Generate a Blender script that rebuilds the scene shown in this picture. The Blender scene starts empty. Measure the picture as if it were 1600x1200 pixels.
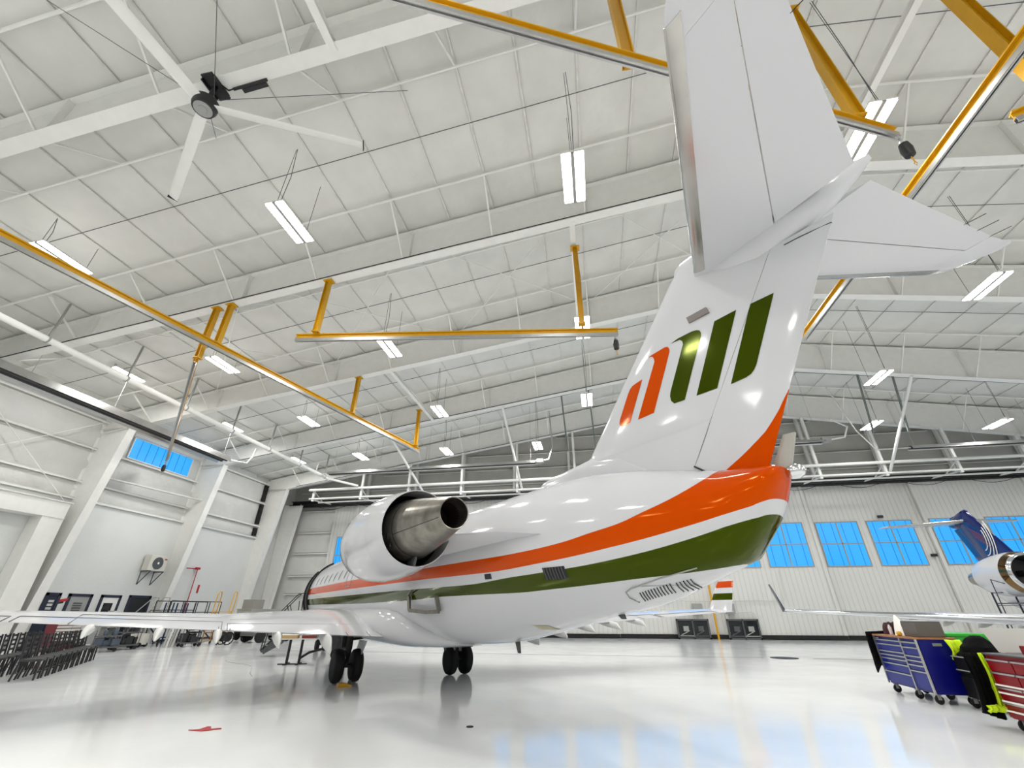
import bpy, bmesh, math, random
from mathutils import Vector, Matrix
from mathutils.geometry import delaunay_2d_cdt
random.seed(7)
sc = bpy.context.scene
COL = sc.collection
PI = math.pi
R = math.radians

# ---------------------------------------------------------------- camera
CAMH = 1.5635
cd = bpy.data.cameras.new('camera')
cd.sensor_fit = 'HORIZONTAL'; cd.sensor_width = 36.0
cd.lens = 670.0 / 1600.0 * 36.0
cd.clip_start = 0.05; cd.clip_end = 400
cam = bpy.data.objects.new('camera', cd); COL.objects.link(cam)
cam.location = (0, 0, CAMH)
cam.rotation_euler = (R(90 + 28.1), 0, R(10.2))
sc.camera = cam

# ---------------------------------------------------------------- world, exposure, big lights
w = bpy.data.worlds.new('World'); sc.world = w; w.use_nodes = True
bg = w.node_tree.nodes['Background']
bg.inputs[0].default_value = (0.35, 0.6, 0.9, 1); bg.inputs[1].default_value = 0.6
sc.view_settings.view_transform = 'Standard'
sc.view_settings.look = 'None'
sc.view_settings.exposure = 0.0
sc.view_settings.gamma = 1.0
sc.view_settings.use_curve_mapping = False
LAMP_POWER = 238.0
CEILING_FILL = 0.025     # share of lamp power for an added upward light that evens the ceiling
sc.cycles.max_bounces = 8
sc.cycles.diffuse_bounces = 5
sc.cycles.glossy_bounces = 4
sc.cycles.sample_clamp_indirect = 6.0
sc.cycles.use_denoising = True

# ---------------------------------------------------------------- materials
def srgb(r, g, b):
    f = lambda c: ((c / 255 + 0.055) / 1.055) ** 2.4 if c / 255 > 0.04045 else c / 255 / 12.92
    return (f(r), f(g), f(b), 1)
MATS = {}
def mat(name, col, rough=0.6, metal=0.0, coat=0.0, noise=0.0, nscale=3.0, bump=0.0, bscale=20.0, spec=0.5, emit=None, estr=0.0):
    if name in MATS: return MATS[name]
    m = bpy.data.materials.new(name); m.use_nodes = True
    nt = m.node_tree; b = nt.nodes['Principled BSDF']
    b.inputs['Base Color'].default_value = col
    b.inputs['Roughness'].default_value = rough
    b.inputs['Metallic'].default_value = metal
    b.inputs['Specular IOR Level'].default_value = spec
    if coat: b.inputs['Coat Weight'].default_value = coat; b.inputs['Coat Roughness'].default_value = 0.04
    if emit: b.inputs['Emission Color'].default_value = emit; b.inputs['Emission Strength'].default_value = estr
    tc = nt.nodes.new('ShaderNodeTexCoord')
    if noise:
        n = nt.nodes.new('ShaderNodeTexNoise'); n.inputs['Scale'].default_value = nscale; n.inputs['Detail'].default_value = 5
        nt.links.new(tc.outputs['Object'], n.inputs['Vector'])
        mr = nt.nodes.new('ShaderNodeMapRange'); mr.inputs[1].default_value = 0.3; mr.inputs[2].default_value = 0.7
        mr.inputs[3].default_value = 1 - noise; mr.inputs[4].default_value = 1 + noise * 0.3
        nt.links.new(n.outputs[0], mr.inputs[0])
        mx = nt.nodes.new('ShaderNodeVectorMath'); mx.operation = 'SCALE'
        mx.inputs[0].default_value = col[:3]
        nt.links.new(mr.outputs[0], mx.inputs['Scale'])
        nt.links.new(mx.outputs[0], b.inputs['Base Color'])
    if bump:
        n2 = nt.nodes.new('ShaderNodeTexNoise'); n2.inputs['Scale'].default_value = bscale; n2.inputs['Detail'].default_value = 3
        nt.links.new(tc.outputs['Object'], n2.inputs['Vector'])
        bp = nt.nodes.new('ShaderNodeBump'); bp.inputs['Strength'].default_value = bump; bp.inputs['Distance'].default_value = 0.05
        nt.links.new(n2.outputs[0], bp.inputs['Height']); nt.links.new(bp.outputs[0], b.inputs['Normal'])
    MATS[name] = m
    return m

def floor_material():
    m = bpy.data.materials.new('epoxy_floor'); m.use_nodes = True
    nt = m.node_tree; b = nt.nodes['Principled BSDF']
    tc = nt.nodes.new('ShaderNodeTexCoord')
    n = nt.nodes.new('ShaderNodeTexNoise'); n.inputs['Scale'].default_value = 0.35; n.inputs['Detail'].default_value = 6
    nt.links.new(tc.outputs['Object'], n.inputs['Vector'])
    cr = nt.nodes.new('ShaderNodeValToRGB')
    cr.color_ramp.elements[0].position = 0.35; cr.color_ramp.elements[0].color = srgb(222, 224, 225)
    cr.color_ramp.elements[1].position = 0.65; cr.color_ramp.elements[1].color = srgb(236, 237, 236)
    nt.links.new(n.outputs[0], cr.inputs[0])
    nt.links.new(cr.outputs[0], b.inputs['Base Color'])
    n2 = nt.nodes.new('ShaderNodeTexNoise'); n2.inputs['Scale'].default_value = 1.3; n2.inputs['Detail'].default_value = 4
    nt.links.new(tc.outputs['Object'], n2.inputs['Vector'])
    mr = nt.nodes.new('ShaderNodeMapRange'); mr.inputs[3].default_value = 0.06; mr.inputs[4].default_value = 0.16
    nt.links.new(n2.outputs[0], mr.inputs[0]); nt.links.new(mr.outputs[0], b.inputs['Roughness'])
    b.inputs['Specular IOR Level'].default_value = 0.5
    n3 = nt.nodes.new('ShaderNodeTexNoise'); n3.inputs['Scale'].default_value = 2.0; n3.inputs['Detail'].default_value = 2
    nt.links.new(tc.outputs['Object'], n3.inputs['Vector'])
    bp = nt.nodes.new('ShaderNodeBump'); bp.inputs['Strength'].default_value = 0.04; bp.inputs['Distance'].default_value = 0.02
    nt.links.new(n3.outputs[0], bp.inputs['Height']); nt.links.new(bp.outputs[0], b.inputs['Normal'])
    return m

def ribbed(name, col, axis=0, period=0.3, depth=0.35):
    """vertical-rib metal panel: shallow grooves along one axis as bump"""
    m = bpy.data.materials.new(name); m.use_nodes = True
    nt = m.node_tree; b = nt.nodes['Principled BSDF']
    b.inputs['Base Color'].default_value = col; b.inputs['Roughness'].default_value = 0.5
    tc = nt.nodes.new('ShaderNodeTexCoord'); sx = nt.nodes.new('ShaderNodeSeparateXYZ')
    nt.links.new(tc.outputs['Object'], sx.inputs[0])
    mu = nt.nodes.new('ShaderNodeMath'); mu.operation = 'DIVIDE'; mu.inputs[1].default_value = period
    nt.links.new(sx.outputs[axis], mu.inputs[0])
    fr = nt.nodes.new('ShaderNodeMath'); fr.operation = 'FRACT'; nt.links.new(mu.outputs[0], fr.inputs[0])
    cr = nt.nodes.new('ShaderNodeValToRGB'); e = cr.color_ramp.elements
    e[0].position = 0.0; e[0].color = (0, 0, 0, 1); e[1].position = 0.12; e[1].color = (1, 1, 1, 1)
    cr.color_ramp.elements.new(0.9).color = (1, 1, 1, 1); cr.color_ramp.elements.new(1.0).color = (0, 0, 0, 1)
    nt.links.new(fr.outputs[0], cr.inputs[0])
    bp = nt.nodes.new('ShaderNodeBump'); bp.inputs['Strength'].default_value = depth; bp.inputs['Distance'].default_value = 0.03
    nt.links.new(cr.outputs[0], bp.inputs['Height']); nt.links.new(bp.outputs[0], b.inputs['Normal'])
    mx = nt.nodes.new('ShaderNodeMix'); mx.data_type = 'RGBA'
    mx.inputs[6].default_value = tuple(c * 0.86 for c in col[:3]) + (1,); mx.inputs[7].default_value = col
    nt.links.new(cr.outputs[0], mx.inputs[0]); nt.links.new(mx.outputs[2], b.inputs['Base Color'])
    return m

WHITE_STEEL = mat('white_painted_steel', srgb(226, 226, 222), 0.5, noise=0.04)
INSUL = mat('white_vinyl_insulation', srgb(212, 212, 207), 0.6, noise=0.08, nscale=0.9, bump=0.5, bscale=1.6)
INSUL_WALL = mat('wall_insulation', srgb(205, 205, 202), 0.55, noise=0.06, nscale=1.2, bump=0.8, bscale=3.0)
SEAM = mat('insulation_seam_tape', srgb(214, 213, 208), 0.8, noise=0.15, nscale=4)
BLOCK = mat('painted_block_wall', srgb(208, 210, 208), 0.6, noise=0.03, nscale=1.0, bump=0.12, bscale=14)
FLOOR = floor_material()
DOORPANEL = ribbed('hangar_door_panel', srgb(206, 206, 202), 0, 0.305, 0.5)
DOORFRAME = mat('hangar_door_stile', srgb(205, 205, 200), 0.5)
GABLE = mat('gable_insulation', srgb(190, 189, 183), 0.6, noise=0.1, nscale=0.8, bump=0.5, bscale=2)
YEL = mat('yellow_paint', srgb(204, 152, 4), 0.4, noise=0.06, nscale=5)
ALU = mat('brushed_aluminium', srgb(190, 190, 188), 0.3, 0.9, noise=0.08, nscale=6)
CHROME = mat('polished_metal', srgb(215, 216, 218), 0.12, 1.0)
BLK = mat('black_metal', srgb(22, 22, 24), 0.5)
BLKR = mat('black_rubber', srgb(14, 14, 15), 0.75, noise=0.2, nscale=9)
BLKP = mat('black_plastic', srgb(28, 28, 31), 0.45)
CLOTHB = mat('black_cloth', srgb(9, 9, 10), 0.95, noise=0.3, nscale=12, bump=0.6, bscale=10, spec=0.15)
SEATB = mat('black_vinyl_seat', srgb(38, 38, 38), 0.55)
DKGREY = mat('dark_grey_steel', srgb(74, 76, 78), 0.5)
GREY = mat('grey_steel', srgb(150, 151, 148), 0.5, noise=0.05)
LTGREY = mat('light_grey_plastic', srgb(196, 196, 190), 0.5)
NAVY = mat('navy_frame_paint', srgb(34, 40, 58), 0.45)
BLUEC = mat('blue_cabinet_paint', srgb(6, 10, 104), 0.3, spec=0.3)
BLUED = mat('blue_drawer_paint', srgb(8, 28, 124), 0.3, spec=0.3)
REDC = mat('red_cabinet_paint', srgb(132, 4, 16), 0.3, spec=0.3)
GREENC = mat('green_cabinet_paint', srgb(26, 165, 20), 0.35)
TEAL = mat('teal_cart_paint', srgb(20, 120, 100), 0.4)
HIVIS = mat('high_visibility_yellow', srgb(205, 235, 10), 0.7, bump=0.4, bscale=12)
WOOD = mat('wooden_worktop', srgb(158, 108, 70), 0.5, noise=0.15, nscale=8)
BROWNBOX = mat('brown_tool_case', srgb(92, 86, 78), 0.5, noise=0.05)
PAPER = mat('white_paper', srgb(240, 238, 230), 0.8)
CARD = mat('tan_card', srgb(180, 150, 105), 0.7)
REDB = mat('dark_red_case', srgb(120, 40, 35), 0.6)
REDP = mat('red_pipe_paint', srgb(170, 30, 40), 0.45)
TANP = mat('clear_plastic_bottle', srgb(225, 215, 215), 0.2)
BEIGE = mat('beige_housing', srgb(205, 203, 194), 0.5)
GLASSB = mat('dark_glass', srgb(20, 24, 28), 0.08)
GLOW = mat('led_panel', srgb(255, 255, 255), 0.5, emit=(1, 0.98, 0.95, 1), estr=14.0)
SKYPANE = bpy.data.materials.new('daylight_polycarbonate'); SKYPANE.use_nodes = True
_b = SKYPANE.node_tree.nodes['Principled BSDF']
_b.inputs['Base Color'].default_value = (0.02, 0.12, 0.3, 1); _b.inputs['Roughness'].default_value = 0.25
_b.inputs['Emission Color'].default_value = srgb(40, 170, 246); _b.inputs['Emission Strength'].default_value = 0.85
PANERIB = mat('pane_rib', srgb(0, 70, 160), 0.4, emit=srgb(0, 130, 220), estr=0.6)
METAL_HOT = mat('heat_stained_titanium', srgb(150, 146, 136), 0.28, 0.9, noise=0.45, nscale=5)
GREYFAIR = mat('grey_composite', srgb(166, 166, 158), 0.5)

# ---------------------------------------------------------------- mesh building
class MB:
    def __init__(s): s.v = []; s.f = []; s.m = []; s.sm = []
    def add(s, verts, faces, mi=0, smooth=False):
        o = len(s.v); s.v += [tuple(p) for p in verts]
        for f in faces: s.f.append([i + o for i in f]); s.m.append(mi); s.sm.append(smooth)
        return s
    def box(s, c, d, mi=0, rz=0.0, rx=0.0, ry=0.0):
        hx, hy, hz = d[0] / 2, d[1] / 2, d[2] / 2
        M = Matrix.Rotation(rz, 3, 'Z') @ Matrix.Rotation(ry, 3, 'Y') @ Matrix.Rotation(rx, 3, 'X')
        vs = [Vector(c) + M @ Vector((x, y, z)) for x in (-hx, hx) for y in (-hy, hy) for z in (-hz, hz)]
        return s.add(vs, [(0, 1, 3, 2), (4, 6, 7, 5), (0, 4, 5, 1), (2, 3, 7, 6), (0, 2, 6, 4), (1, 5, 7, 3)], mi)
    def bbox(s, lo, hi, mi=0):
        return s.box([(a + b) / 2 for a, b in zip(lo, hi)], [b - a for a, b in zip(lo, hi)], mi)
    def beam(s, p0, p1, wd, ht, mi=0, up=(0, 0, 1)):
        p0 = Vector(p0); p1 = Vector(p1); d = (p1 - p0).normalized(); u = Vector(up)
        sd = d.cross(u)
        if sd.length < 1e-4: u = Vector((1, 0, 0)); sd = d.cross(u)
        sd.normalize(); u = sd.cross(d).normalized()
        vs = []
        for p in (p0, p1):
            for a, b in ((-1, -1), (1, -1), (1, 1), (-1, 1)): vs.append(p + sd * a * wd / 2 + u * b * ht / 2)
        return s.add(vs, [(3, 2, 1, 0), (4, 5, 6, 7), (0, 1, 5, 4), (1, 2, 6, 5), (2, 3, 7, 6), (3, 0, 4, 7)], mi)
    def tube(s, p0, p1, r, n=10, r2=None, mi=0, caps=True):
        return s.path([p0, p1], r, n, mi, caps, r2)
    def path(s, pts, r, n=8, mi=0, caps=True, r2=None):
        pts = [Vector(p) for p in pts]; rings = []
        prev = None
        for i, p in enumerate(pts):
            if i == 0: d = pts[1] - pts[0]
            elif i == len(pts) - 1: d = pts[-1] - pts[-2]
            else: d = (pts[i + 1] - p).normalized() + (p - pts[i - 1]).normalized()
            d.normalize()
            u = prev if prev is not None else (Vector((0, 0, 1)) if abs(d.z) < 0.9 else Vector((1, 0, 0)))
            a = d.cross(u).normalized(); b = a.cross(d).normalized(); prev = b
            rr = r if r2 is None or i < len(pts) - 1 else r2
            rings.append([p + (a * math.cos(t) + b * math.sin(t)) * rr for t in (2 * PI * k / n for k in range(n))])
        return s.loft(rings, mi, True, caps)
    def loft(s, rings, mi=0, smooth=True, caps=True, closed=True):
        n = len(rings[0]); o = len(s.v)
        for r_ in rings: s.v += [tuple(p) for p in r_]
        for i in range(len(rings) - 1):
            for k in range(n if closed else n - 1):
                k2 = (k + 1) % n
                s.f.append([o + i * n + k, o + i * n + k2, o + (i + 1) * n + k2, o + (i + 1) * n + k]); s.m.append(mi); s.sm.append(smooth)
        if caps and closed:
            s.f.append([o + k for k in range(n)][::-1]); s.m.append(mi); s.sm.append(False)
            s.f.append([o + (len(rings) - 1) * n + k for k in range(n)]); s.m.append(mi); s.sm.append(False)
        return s
    def lathe(s, c, axis, prof, n=24, mi=0, caps=True, smooth=True):
        """prof: list of (distance along axis, radius)"""
        c = Vector(c); d = Vector(axis).normalized()
        u = Vector((0, 0, 1)) if abs(d.z) < 0.9 else Vector((1, 0, 0))
        a = d.cross(u).normalized(); b = a.cross(d)
        return s.loft([[c + d * h_ + (a * math.cos(2 * PI * k / n) + b * math.sin(2 * PI * k / n)) * rr for k in range(n)] for h_, rr in prof], mi, smooth, caps)
    def prism(s, poly, d, mi=0):
        """poly: list of 3D points, extruded by vector d"""
        n = len(poly); d = Vector(d)
        vs = [Vector(p) for p in poly] + [Vector(p) + d for p in poly]
        fs = [list(range(n))[::-1], list(range(n, 2 * n))] + [[i, (i + 1) % n, n + (i + 1) % n, n + i] for i in range(n)]
        return s.add(vs, fs, mi)
    def build(s, name, mats, parent=None, bevel=0.0):
        me = bpy.data.meshes.new(name); me.from_pydata(s.v, [], s.f)
        if not isinstance(mats, (list, tuple)): mats = [mats]
        for m in mats: me.materials.append(m)
        me.polygons.foreach_set('material_index', s.m); me.polygons.foreach_set('use_smooth', s.sm)
        bm = bmesh.new(); bm.from_mesh(me); bmesh.ops.recalc_face_normals(bm, faces=bm.faces); bm.to_mesh(me); bm.free()
        if any(s.sm): me.set_sharp_from_angle(angle=R(42))
        me.update()
        o = bpy.data.objects.new(name, me); COL.objects.link(o)
        if parent is not None: o.parent = parent
        if bevel:
            bv = o.modifiers.new('bevel', 'BEVEL'); bv.width = bevel; bv.segments = 2; bv.limit_method = 'ANGLE'
        return o

def tag(o, label, cat=None, group=None, kind=None):
    o['label'] = label
    if cat: o['category'] = cat
    if group: o['group'] = group
    if kind: o['kind'] = kind
    return o
def thing(name, label, cat, loc=(0, 0, 0), rz=0.0, group=None):
    o = bpy.data.objects.new(name, None); COL.objects.link(o)
    o.location = loc; o.rotation_euler = (0, 0, rz); o.empty_display_size = 0.2
    return tag(o, label, cat, group)
def struct(mb, name, mats, label=None, parent=None, bevel=0.0):
    o = mb.build(name, mats, parent, bevel)
    if parent is None:
        o['kind'] = 'structure'
    if label: o['label'] = label
    return o
def kids(o): return [c for c in COL.objects if c.parent == o]
def copy_tree(o, loc, rz, label=None, group=None):
    c = o.copy(); COL.objects.link(c); c.location = loc; c.rotation_euler = (0, 0, rz)
    if label: c['label'] = label
    if group: c['group'] = group
    for ch in list(o.children):
        d = ch.copy(); COL.objects.link(d); d.parent = c
        for g in list(ch.children):
            e = g.copy(); COL.objects.link(e); e.parent = d
    return c
def lerp(tab, x):
    if x <= tab[0][0]: return tab[0][1]
    for (a, b), (c, d) in zip(tab[:-1], tab[1:]):
        if x <= c: return b + (d - b) * (x - a) / (c - a)
    return tab[-1][1]
def smooth_tab(tab, x):
    """cubic interpolation through a table"""
    xs = [t[0] for t in tab]; ys = [t[1] for t in tab]; n = len(xs)
    if x <= xs[0]: return ys[0]
    if x >= xs[-1]: return ys[-1]
    i = max(k for k in range(n - 1) if xs[k] <= x)
    def sl(k):
        if k == 0: return (ys[1] - ys[0]) / (xs[1] - xs[0])
        if k == n - 1: return (ys[-1] - ys[-2]) / (xs[-1] - xs[-2])
        a = (ys[k] - ys[k - 1]) / (xs[k] - xs[k - 1]); b = (ys[k + 1] - ys[k]) / (xs[k + 1] - xs[k])
        return 0 if a * b <= 0 else 2 * a * b / (a + b)
    h_ = xs[i + 1] - xs[i]; t = (x - xs[i]) / h_; d0 = sl(i); d1 = sl(i + 1)
    return (2*t**3 - 3*t*t + 1) * ys[i] + (t**3 - 2*t*t + t) * h_ * d0 + (-2*t**3 + 3*t*t) * ys[i+1] + (t**3 - t*t) * h_ * d1

# ================================================================ THE HANGAR
XW, XE = -26.85, 42.2          # side walls
YB, YF = 35.9, -24.0           # door wall ahead, wall behind the camera
RIDGE = 7.7
FR = [32.0 - 6.87 * k for k in range(9)]     # steel frames
def roof(x): return 16.01 + 0.165 * min(x, RIDGE) - 0.165 * max(0, x - RIDGE)     # ceiling underside
def botf(x):                                  # underside of the rafters
    if x < RIDGE: return 14.31 + 0.145 * x
    return 14.31 + 0.145 * RIDGE - 0.172 * (x - RIDGE)

# floor
mb = MB(); mb.bbox((XW - 0.3, YF - 0.3, -0.2), (XE + 0.3, YB + 0.3, 0.0)); struct(mb, 'floor', FLOOR, 'glossy white epoxy hangar floor')

# ceiling: insulation blanket sagging between purlins
PUR = [-2.78 + 1.742 * k for k in range(-13, 7)]
PUR = [x for x in PUR if XW < x < RIDGE]
PURR = [RIDGE * 2 - x for x in PUR]
LINES = []                                    # cross lines (bay bracing) along x
for y in FR:
    for dy in (1.65, 3.3, 5.15):
        if YF < y + dy < YB: LINES.append(y + dy)
def ceil_mesh(purlins, x0, x1):
    xs = []
    pl = sorted([x0] + purlins + [x1])
    for a, b in zip(pl[:-1], pl[1:]):
        for k in range(4): xs.append((a + (b - a) * k / 4, abs(k / 4)))
    xs.append((x1, 0))
    ys = []
    ly = sorted([YF] + LINES + FR + [YB])
    for a, b in zip(ly[:-1], ly[1:]):
        if b - a < 0.05: continue
        for k in range(3): ys.append((a + (b - a) * k / 3, k / 3))
    ys.append((YB, 0))
    m_ = MB(); V = []; F = []
    for i, (x, u) in enumerate(xs):
        for j, (y, v) in enumerate(ys):
            bulge = -0.10 * math.sin(PI * u) * (0.35 + 0.65 * math.sin(PI * v)) + random.uniform(-0.008, 0.008)
            V.append((x, y, roof(x) + 0.05 + bulge))
    nj = len(ys)
    for i in range(len(xs) - 1):
        for j in range(nj - 1): F.append((i * nj + j, i * nj + j + 1, (i + 1) * nj + j + 1, (i + 1) * nj + j))
    m_.add(V, F, 0, True)
    # thickness above so that it is a solid roof deck
    m_.add([(x0, YF, roof(x0) + 0.3), (x1, YF, roof(x1) + 0.3), (x1, YB, roof(x1) + 0.3), (x0, YB, roof(x0) + 0.3)], [(0, 1, 2, 3)])
    return m_
struct(ceil_mesh(PUR, XW, RIDGE), 'ceiling', INSUL, 'quilted white insulation under the roof, left slope')
struct(ceil_mesh(PURR, RIDGE, XE), 'ceiling', INSUL, 'quilted white insulation under the roof, right slope')
# purlin seams (cold-formed purlins showing through the blanket)
for x in PUR + PURR:
    mb = MB(); z = roof(x) + 0.01
    mb.beam((x, YF, z), (x, YB, z), 0.06, 0.04)
    struct(mb, 'roof_purlin', SEAM, 'roof purlin line under the insulation')

# bracing channels and thin cable running along the rafters
for yi, y in enumerate(FR):
    for dy, r_, m_ in ((1.65, 0.045, WHITE_STEEL), (3.3, 0.014, DKGREY), (5.15, 0.045, WHITE_STEEL)):
        yy = y + dy
        if not (YF < yy < YB - 0.3): continue
        for xa, xb in ((XW + 0.2, RIDGE), (RIDGE, XE - 0.2)):
            mb = MB(); off = 0.16 if r_ > 0.02 else 0.12
            mb.tube((xa, yy, roof(xa) - off), (xb, yy, roof(xb) - off), r_, 6)
            struct(mb, 'roof_bracing_pipe', m_, 'slim line running under the ceiling along the rafters')

# frames: rafter + two columns each
def rafter(y, xa, xb):
    m_ = MB(); 
    t = 0.012
    zt = lambda x: roof(x) - 0.12
    # web
    m_.prism([(xa, y - t, botf(xa)), (xb, y - t, botf(xb)), (xb, y - t, zt(xb)), (xa, y - t, zt(xa))], (0, 2 * t, 0))
    m_.beam((xa, y, botf(xa) + 0.012), (xb, y, botf(xb) + 0.012), 0.36, 0.024)
    m_.beam((xa, y, zt(xa)), (xb, y, zt(xb)), 0.36, 0.024)
    n = 5
    for k in range(1, n):
        x = xa + (xb - xa) * k / n
        m_.bbox((x - 0.012, y - 0.17, botf(x)), (x + 0.012, y + 0.17, zt(x)))
    return m_
for i, y in enumerate(FR):
    for side in (-1, 1):
        if side < 0: xa, xb = XW + 0.25, RIDGE
        else: xa, xb = RIDGE, XE - 0.25
        struct(rafter(y, xa, xb), 'roof_rafter', WHITE_STEEL, 'deep white tapered steel rafter')
        m_ = MB()
        if side < 0: base, knee, wall = -26.25, -24.85, XW + 0.03
        else: base, knee, wall = XE - 0.6, XE - 1.95, XE - 0.03
        zk = botf(knee) if side < 0 else botf(knee)
        zt = roof(wall) - 0.15
        t = 0.017; fw = 0.42
        m_.prism([(wall, y - t, 0), (base, y - t, 0), (knee, y - t, zk), (knee, y - t, zk + 1.2), (wall, y - t, zt)], (0, 2 * t, 0))
        m_.beam((base, y, 0), (knee, y, zk), fw, 0.03, up=(1, 0, 0))
        m_.beam((wall - side * 0.01, y, 0), (wall - side * 0.01, y, zt), fw * 0.8, 0.03, up=(1, 0, 0))
        m_.beam((wall, y, zk), (knee, y, zk), fw * 0.8, 0.02)
        m_.bbox((min(base, wall) - 0.02, y - 0.24, 0), (max(base, wall) + 0.02, y + 0.24, 0.04))
        struct(m_, 'frame_column', WHITE_STEEL, 'tapered white steel column of the hangar frame')
# kicker braces from every second purlin to the rafters' bottom flange
KX = [-2.78 - 3.484 * k for k in range(0, 7)] + [0.70, 4.19] + [2 * RIDGE - v for v in (0.70, 4.19, -2.78, -6.26, -9.75, -13.23, -16.7)]
for y in FR[:6]:
    for x in KX:
        if x < XW + 2: continue
        for s_ in (-1, 1):
            if y == FR[0] and s_ > 0: continue
            if y < 0: continue
            mb = MB()
            mb.beam((x, y + s_ * 0.08, botf(x) + 0.05), (x, y + s_ * 1.65, roof(x) - 0.10), 0.055, 0.055)
            struct(mb, 'flange_brace', WHITE_STEEL, 'thin diagonal brace between rafter flange and purlin')
# roof X rods between frame 3 and 4 ahead (Y 11.4 - 18.3)
ya, yb = FR[3], FR[2]
for xa, xb in ((-20.2, -13.2), (-13.2, -6.3), (-6.3, 0.7), (0.7, 7.5)):
    for p, q in (((xa, ya), (xb, yb)), ((xa, yb), (xb, ya))):
        mb = MB(); mb.tube((p[0], p[1], roof(p[0]) - 0.3), (q[0], q[1], roof(q[0]) - 0.3), 0.022, 6)
        struct(mb, 'bracing_rod', WHITE_STEEL, 'diagonal wind bracing rod under the roof')
# level beams between frames
for (x, y0, y1) in ((0.2, FR[3], FR[2]), (-9.85, FR[2], FR[1]), (9.2, FR[4], FR[3]), (-5.2, FR[5], FR[4]), (9.4, FR[2], FR[1])):
    if x == 9.4: continue
    mb = MB(); z = botf(x) + 0.1
    mb.beam((x, y0, z + 0.0), (x, y1, z), 0.012, 0.2); mb.beam((x, y0, z - 0.1), (x, y1, z - 0.1), 0.2, 0.015); mb.beam((x, y0, z + 0.1), (x, y1, z + 0.1), 0.2, 0.015)
    struct(mb, 'crane_beam', WHITE_STEEL, 'white support beam spanning two rafters')
# pipe struts down to the door header
for (xt, xb, zb) in ((-5.16, -5.0, 9.85), (18.7, 19.9, 9.85), (-13.1, -12.8, 9.85)):
    mb = MB(); mb.tube((xt, FR[1], botf(xt)), (xb, 32.1, zb), 0.085, 10)
    struct(mb, 'bracing_pipe', WHITE_STEEL, 'white pipe strut from rafter down to the door header')

# ---- left wall
mb = MB()
# insulated upper sheet with bulges between girts
GZ = [6.92, 7.8, 9.58, 11.15]
mb.bbox((XW - 0.3, YF, 0), (XW, YB, 12.1))
struct(mb, 'wall_left', INSUL_WALL, 'left hangar wall of insulated sheet')
for k, y in enumerate(FR[:-1]):
    y0, y1 = FR[k + 1] + 0.02, y - 0.02
    if y1 < YF: continue
    # insulation pillows
    for za, zb in zip(GZ[:-1], GZ[1:]):
        m_ = MB(); V = []; F = []; nu, nv = 14, 6
        for i in range(nu + 1):
            for j in range(nv + 1):
                u, v = i / nu, j / nv
                V.append((XW + 0.005 + 0.09 * math.sin(PI * v) * (0.55 + 0.45 * math.sin(PI * u)) + random.uniform(0, .006), y0 + (y1 - y0) * u, za + (zb - za) * v))
        for i in range(nu):
            for j in range(nv): F.append((i * (nv + 1) + j, i * (nv + 1) + j + 1, (i + 1) * (nv + 1) + j + 1, (i + 1) * (nv + 1) + j))
        m_.add(V, F, 0, True)
        if k == 1 and za > 9: continue
        struct(m_, 'wall_insulation', INSUL_WALL, 'puffed white wall insulation between two girts')
    for z in GZ:
        m_ = MB(); m_.bbox((XW, y0, z - 0.02), (XW + 0.24, y1, z + 0.02)); m_.bbox((XW + 0.22, y0, z - 0.09), (XW + 0.24, y1, z + 0.02))
        m_.bbox((XW + 0.0, y0, z - 0.16), (XW + 0.05, y1, z - 0.13))
        struct(m_, 'wall_girt', WHITE_STEEL, 'horizontal white wall girt')
    m_ = MB(); m_.bbox((XW, y0, 0), (XW + 0.10, y1, 6.88)); m_.bbox((XW + 0.08, y0, 6.86), (XW + 0.2, y1, 6.95))
    struct(m_, 'wall_left', BLOCK, 'smooth white lower wall lining between two columns')
    m_ = MB(); m_.bbox((XW + 0.1, y0, 0), (XW + 0.13, y1, 0.12)); struct(m_, 'baseboard_left', BLK)
# long sprinkler/duct ledge under the girts and portal frame in the nearest bay
mb = MB()
mb.bbox((XW + 0.12, 16.85, 0), (XW + 0.85, 17.8, 5.7)); mb.bbox((XW + 0.12, FR[3] + .25, 5.7), (XW + 0.85, 17.8, 6.5)); mb.bbox((XW + 0.12, FR[3] + .25, 0), (XW + 0.85, FR[3] + 1.1, 5.7))
mb.bbox((XW + 0.85, FR[3] + .25, 6.46), (XW + 0.95, 17.85, 6.5)); mb.bbox((XW + 0.85, FR[3] + .25, 5.7), (XW + 0.9, 17.8, 5.73))
struct(mb, 'portal_frame', WHITE_STEEL, 'white portal frame of post and beam against the left wall')
# portal frame's wall x rods
for p, q in (((FR[3] + .4, 6.6), (FR[2] - .4, 11.0)), ((FR[3] + .4, 11.0), (FR[2] - .6, 6.6))):
    mb = MB(); mb.tube((XW + 0.5, p[0], p[1]), (XW + 0.5, q[0], q[1]), 0.02, 6); struct(mb, 'bracing_rod', WHITE_STEEL, 'diagonal wall bracing rod above the portal frame')
# big ledge channel in the windowed bay
mb = MB(); mb.beam((XW + 0.55, FR[2] + 0.2, 8.15), (XW + 0.9, FR[1] + 0.6, 8.3), 0.3, 0.04)
struct(mb, 'wall_girt', WHITE_STEEL, 'wide white ledge channel below the high wall window')
for z0, z1 in ((7.0, 7.6), (7.9, 9.45), (9.7, 11.0)):
    mb = MB(); mb.bbox((XW + .12, 31.5, z0), (XW + .26, 31.85, z1)); struct(mb, 'wall_insulation', BLKR, 'black strip filling the dark gap at the wall beside the last column')  # dark gap between girts and column put in as black strips
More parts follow.
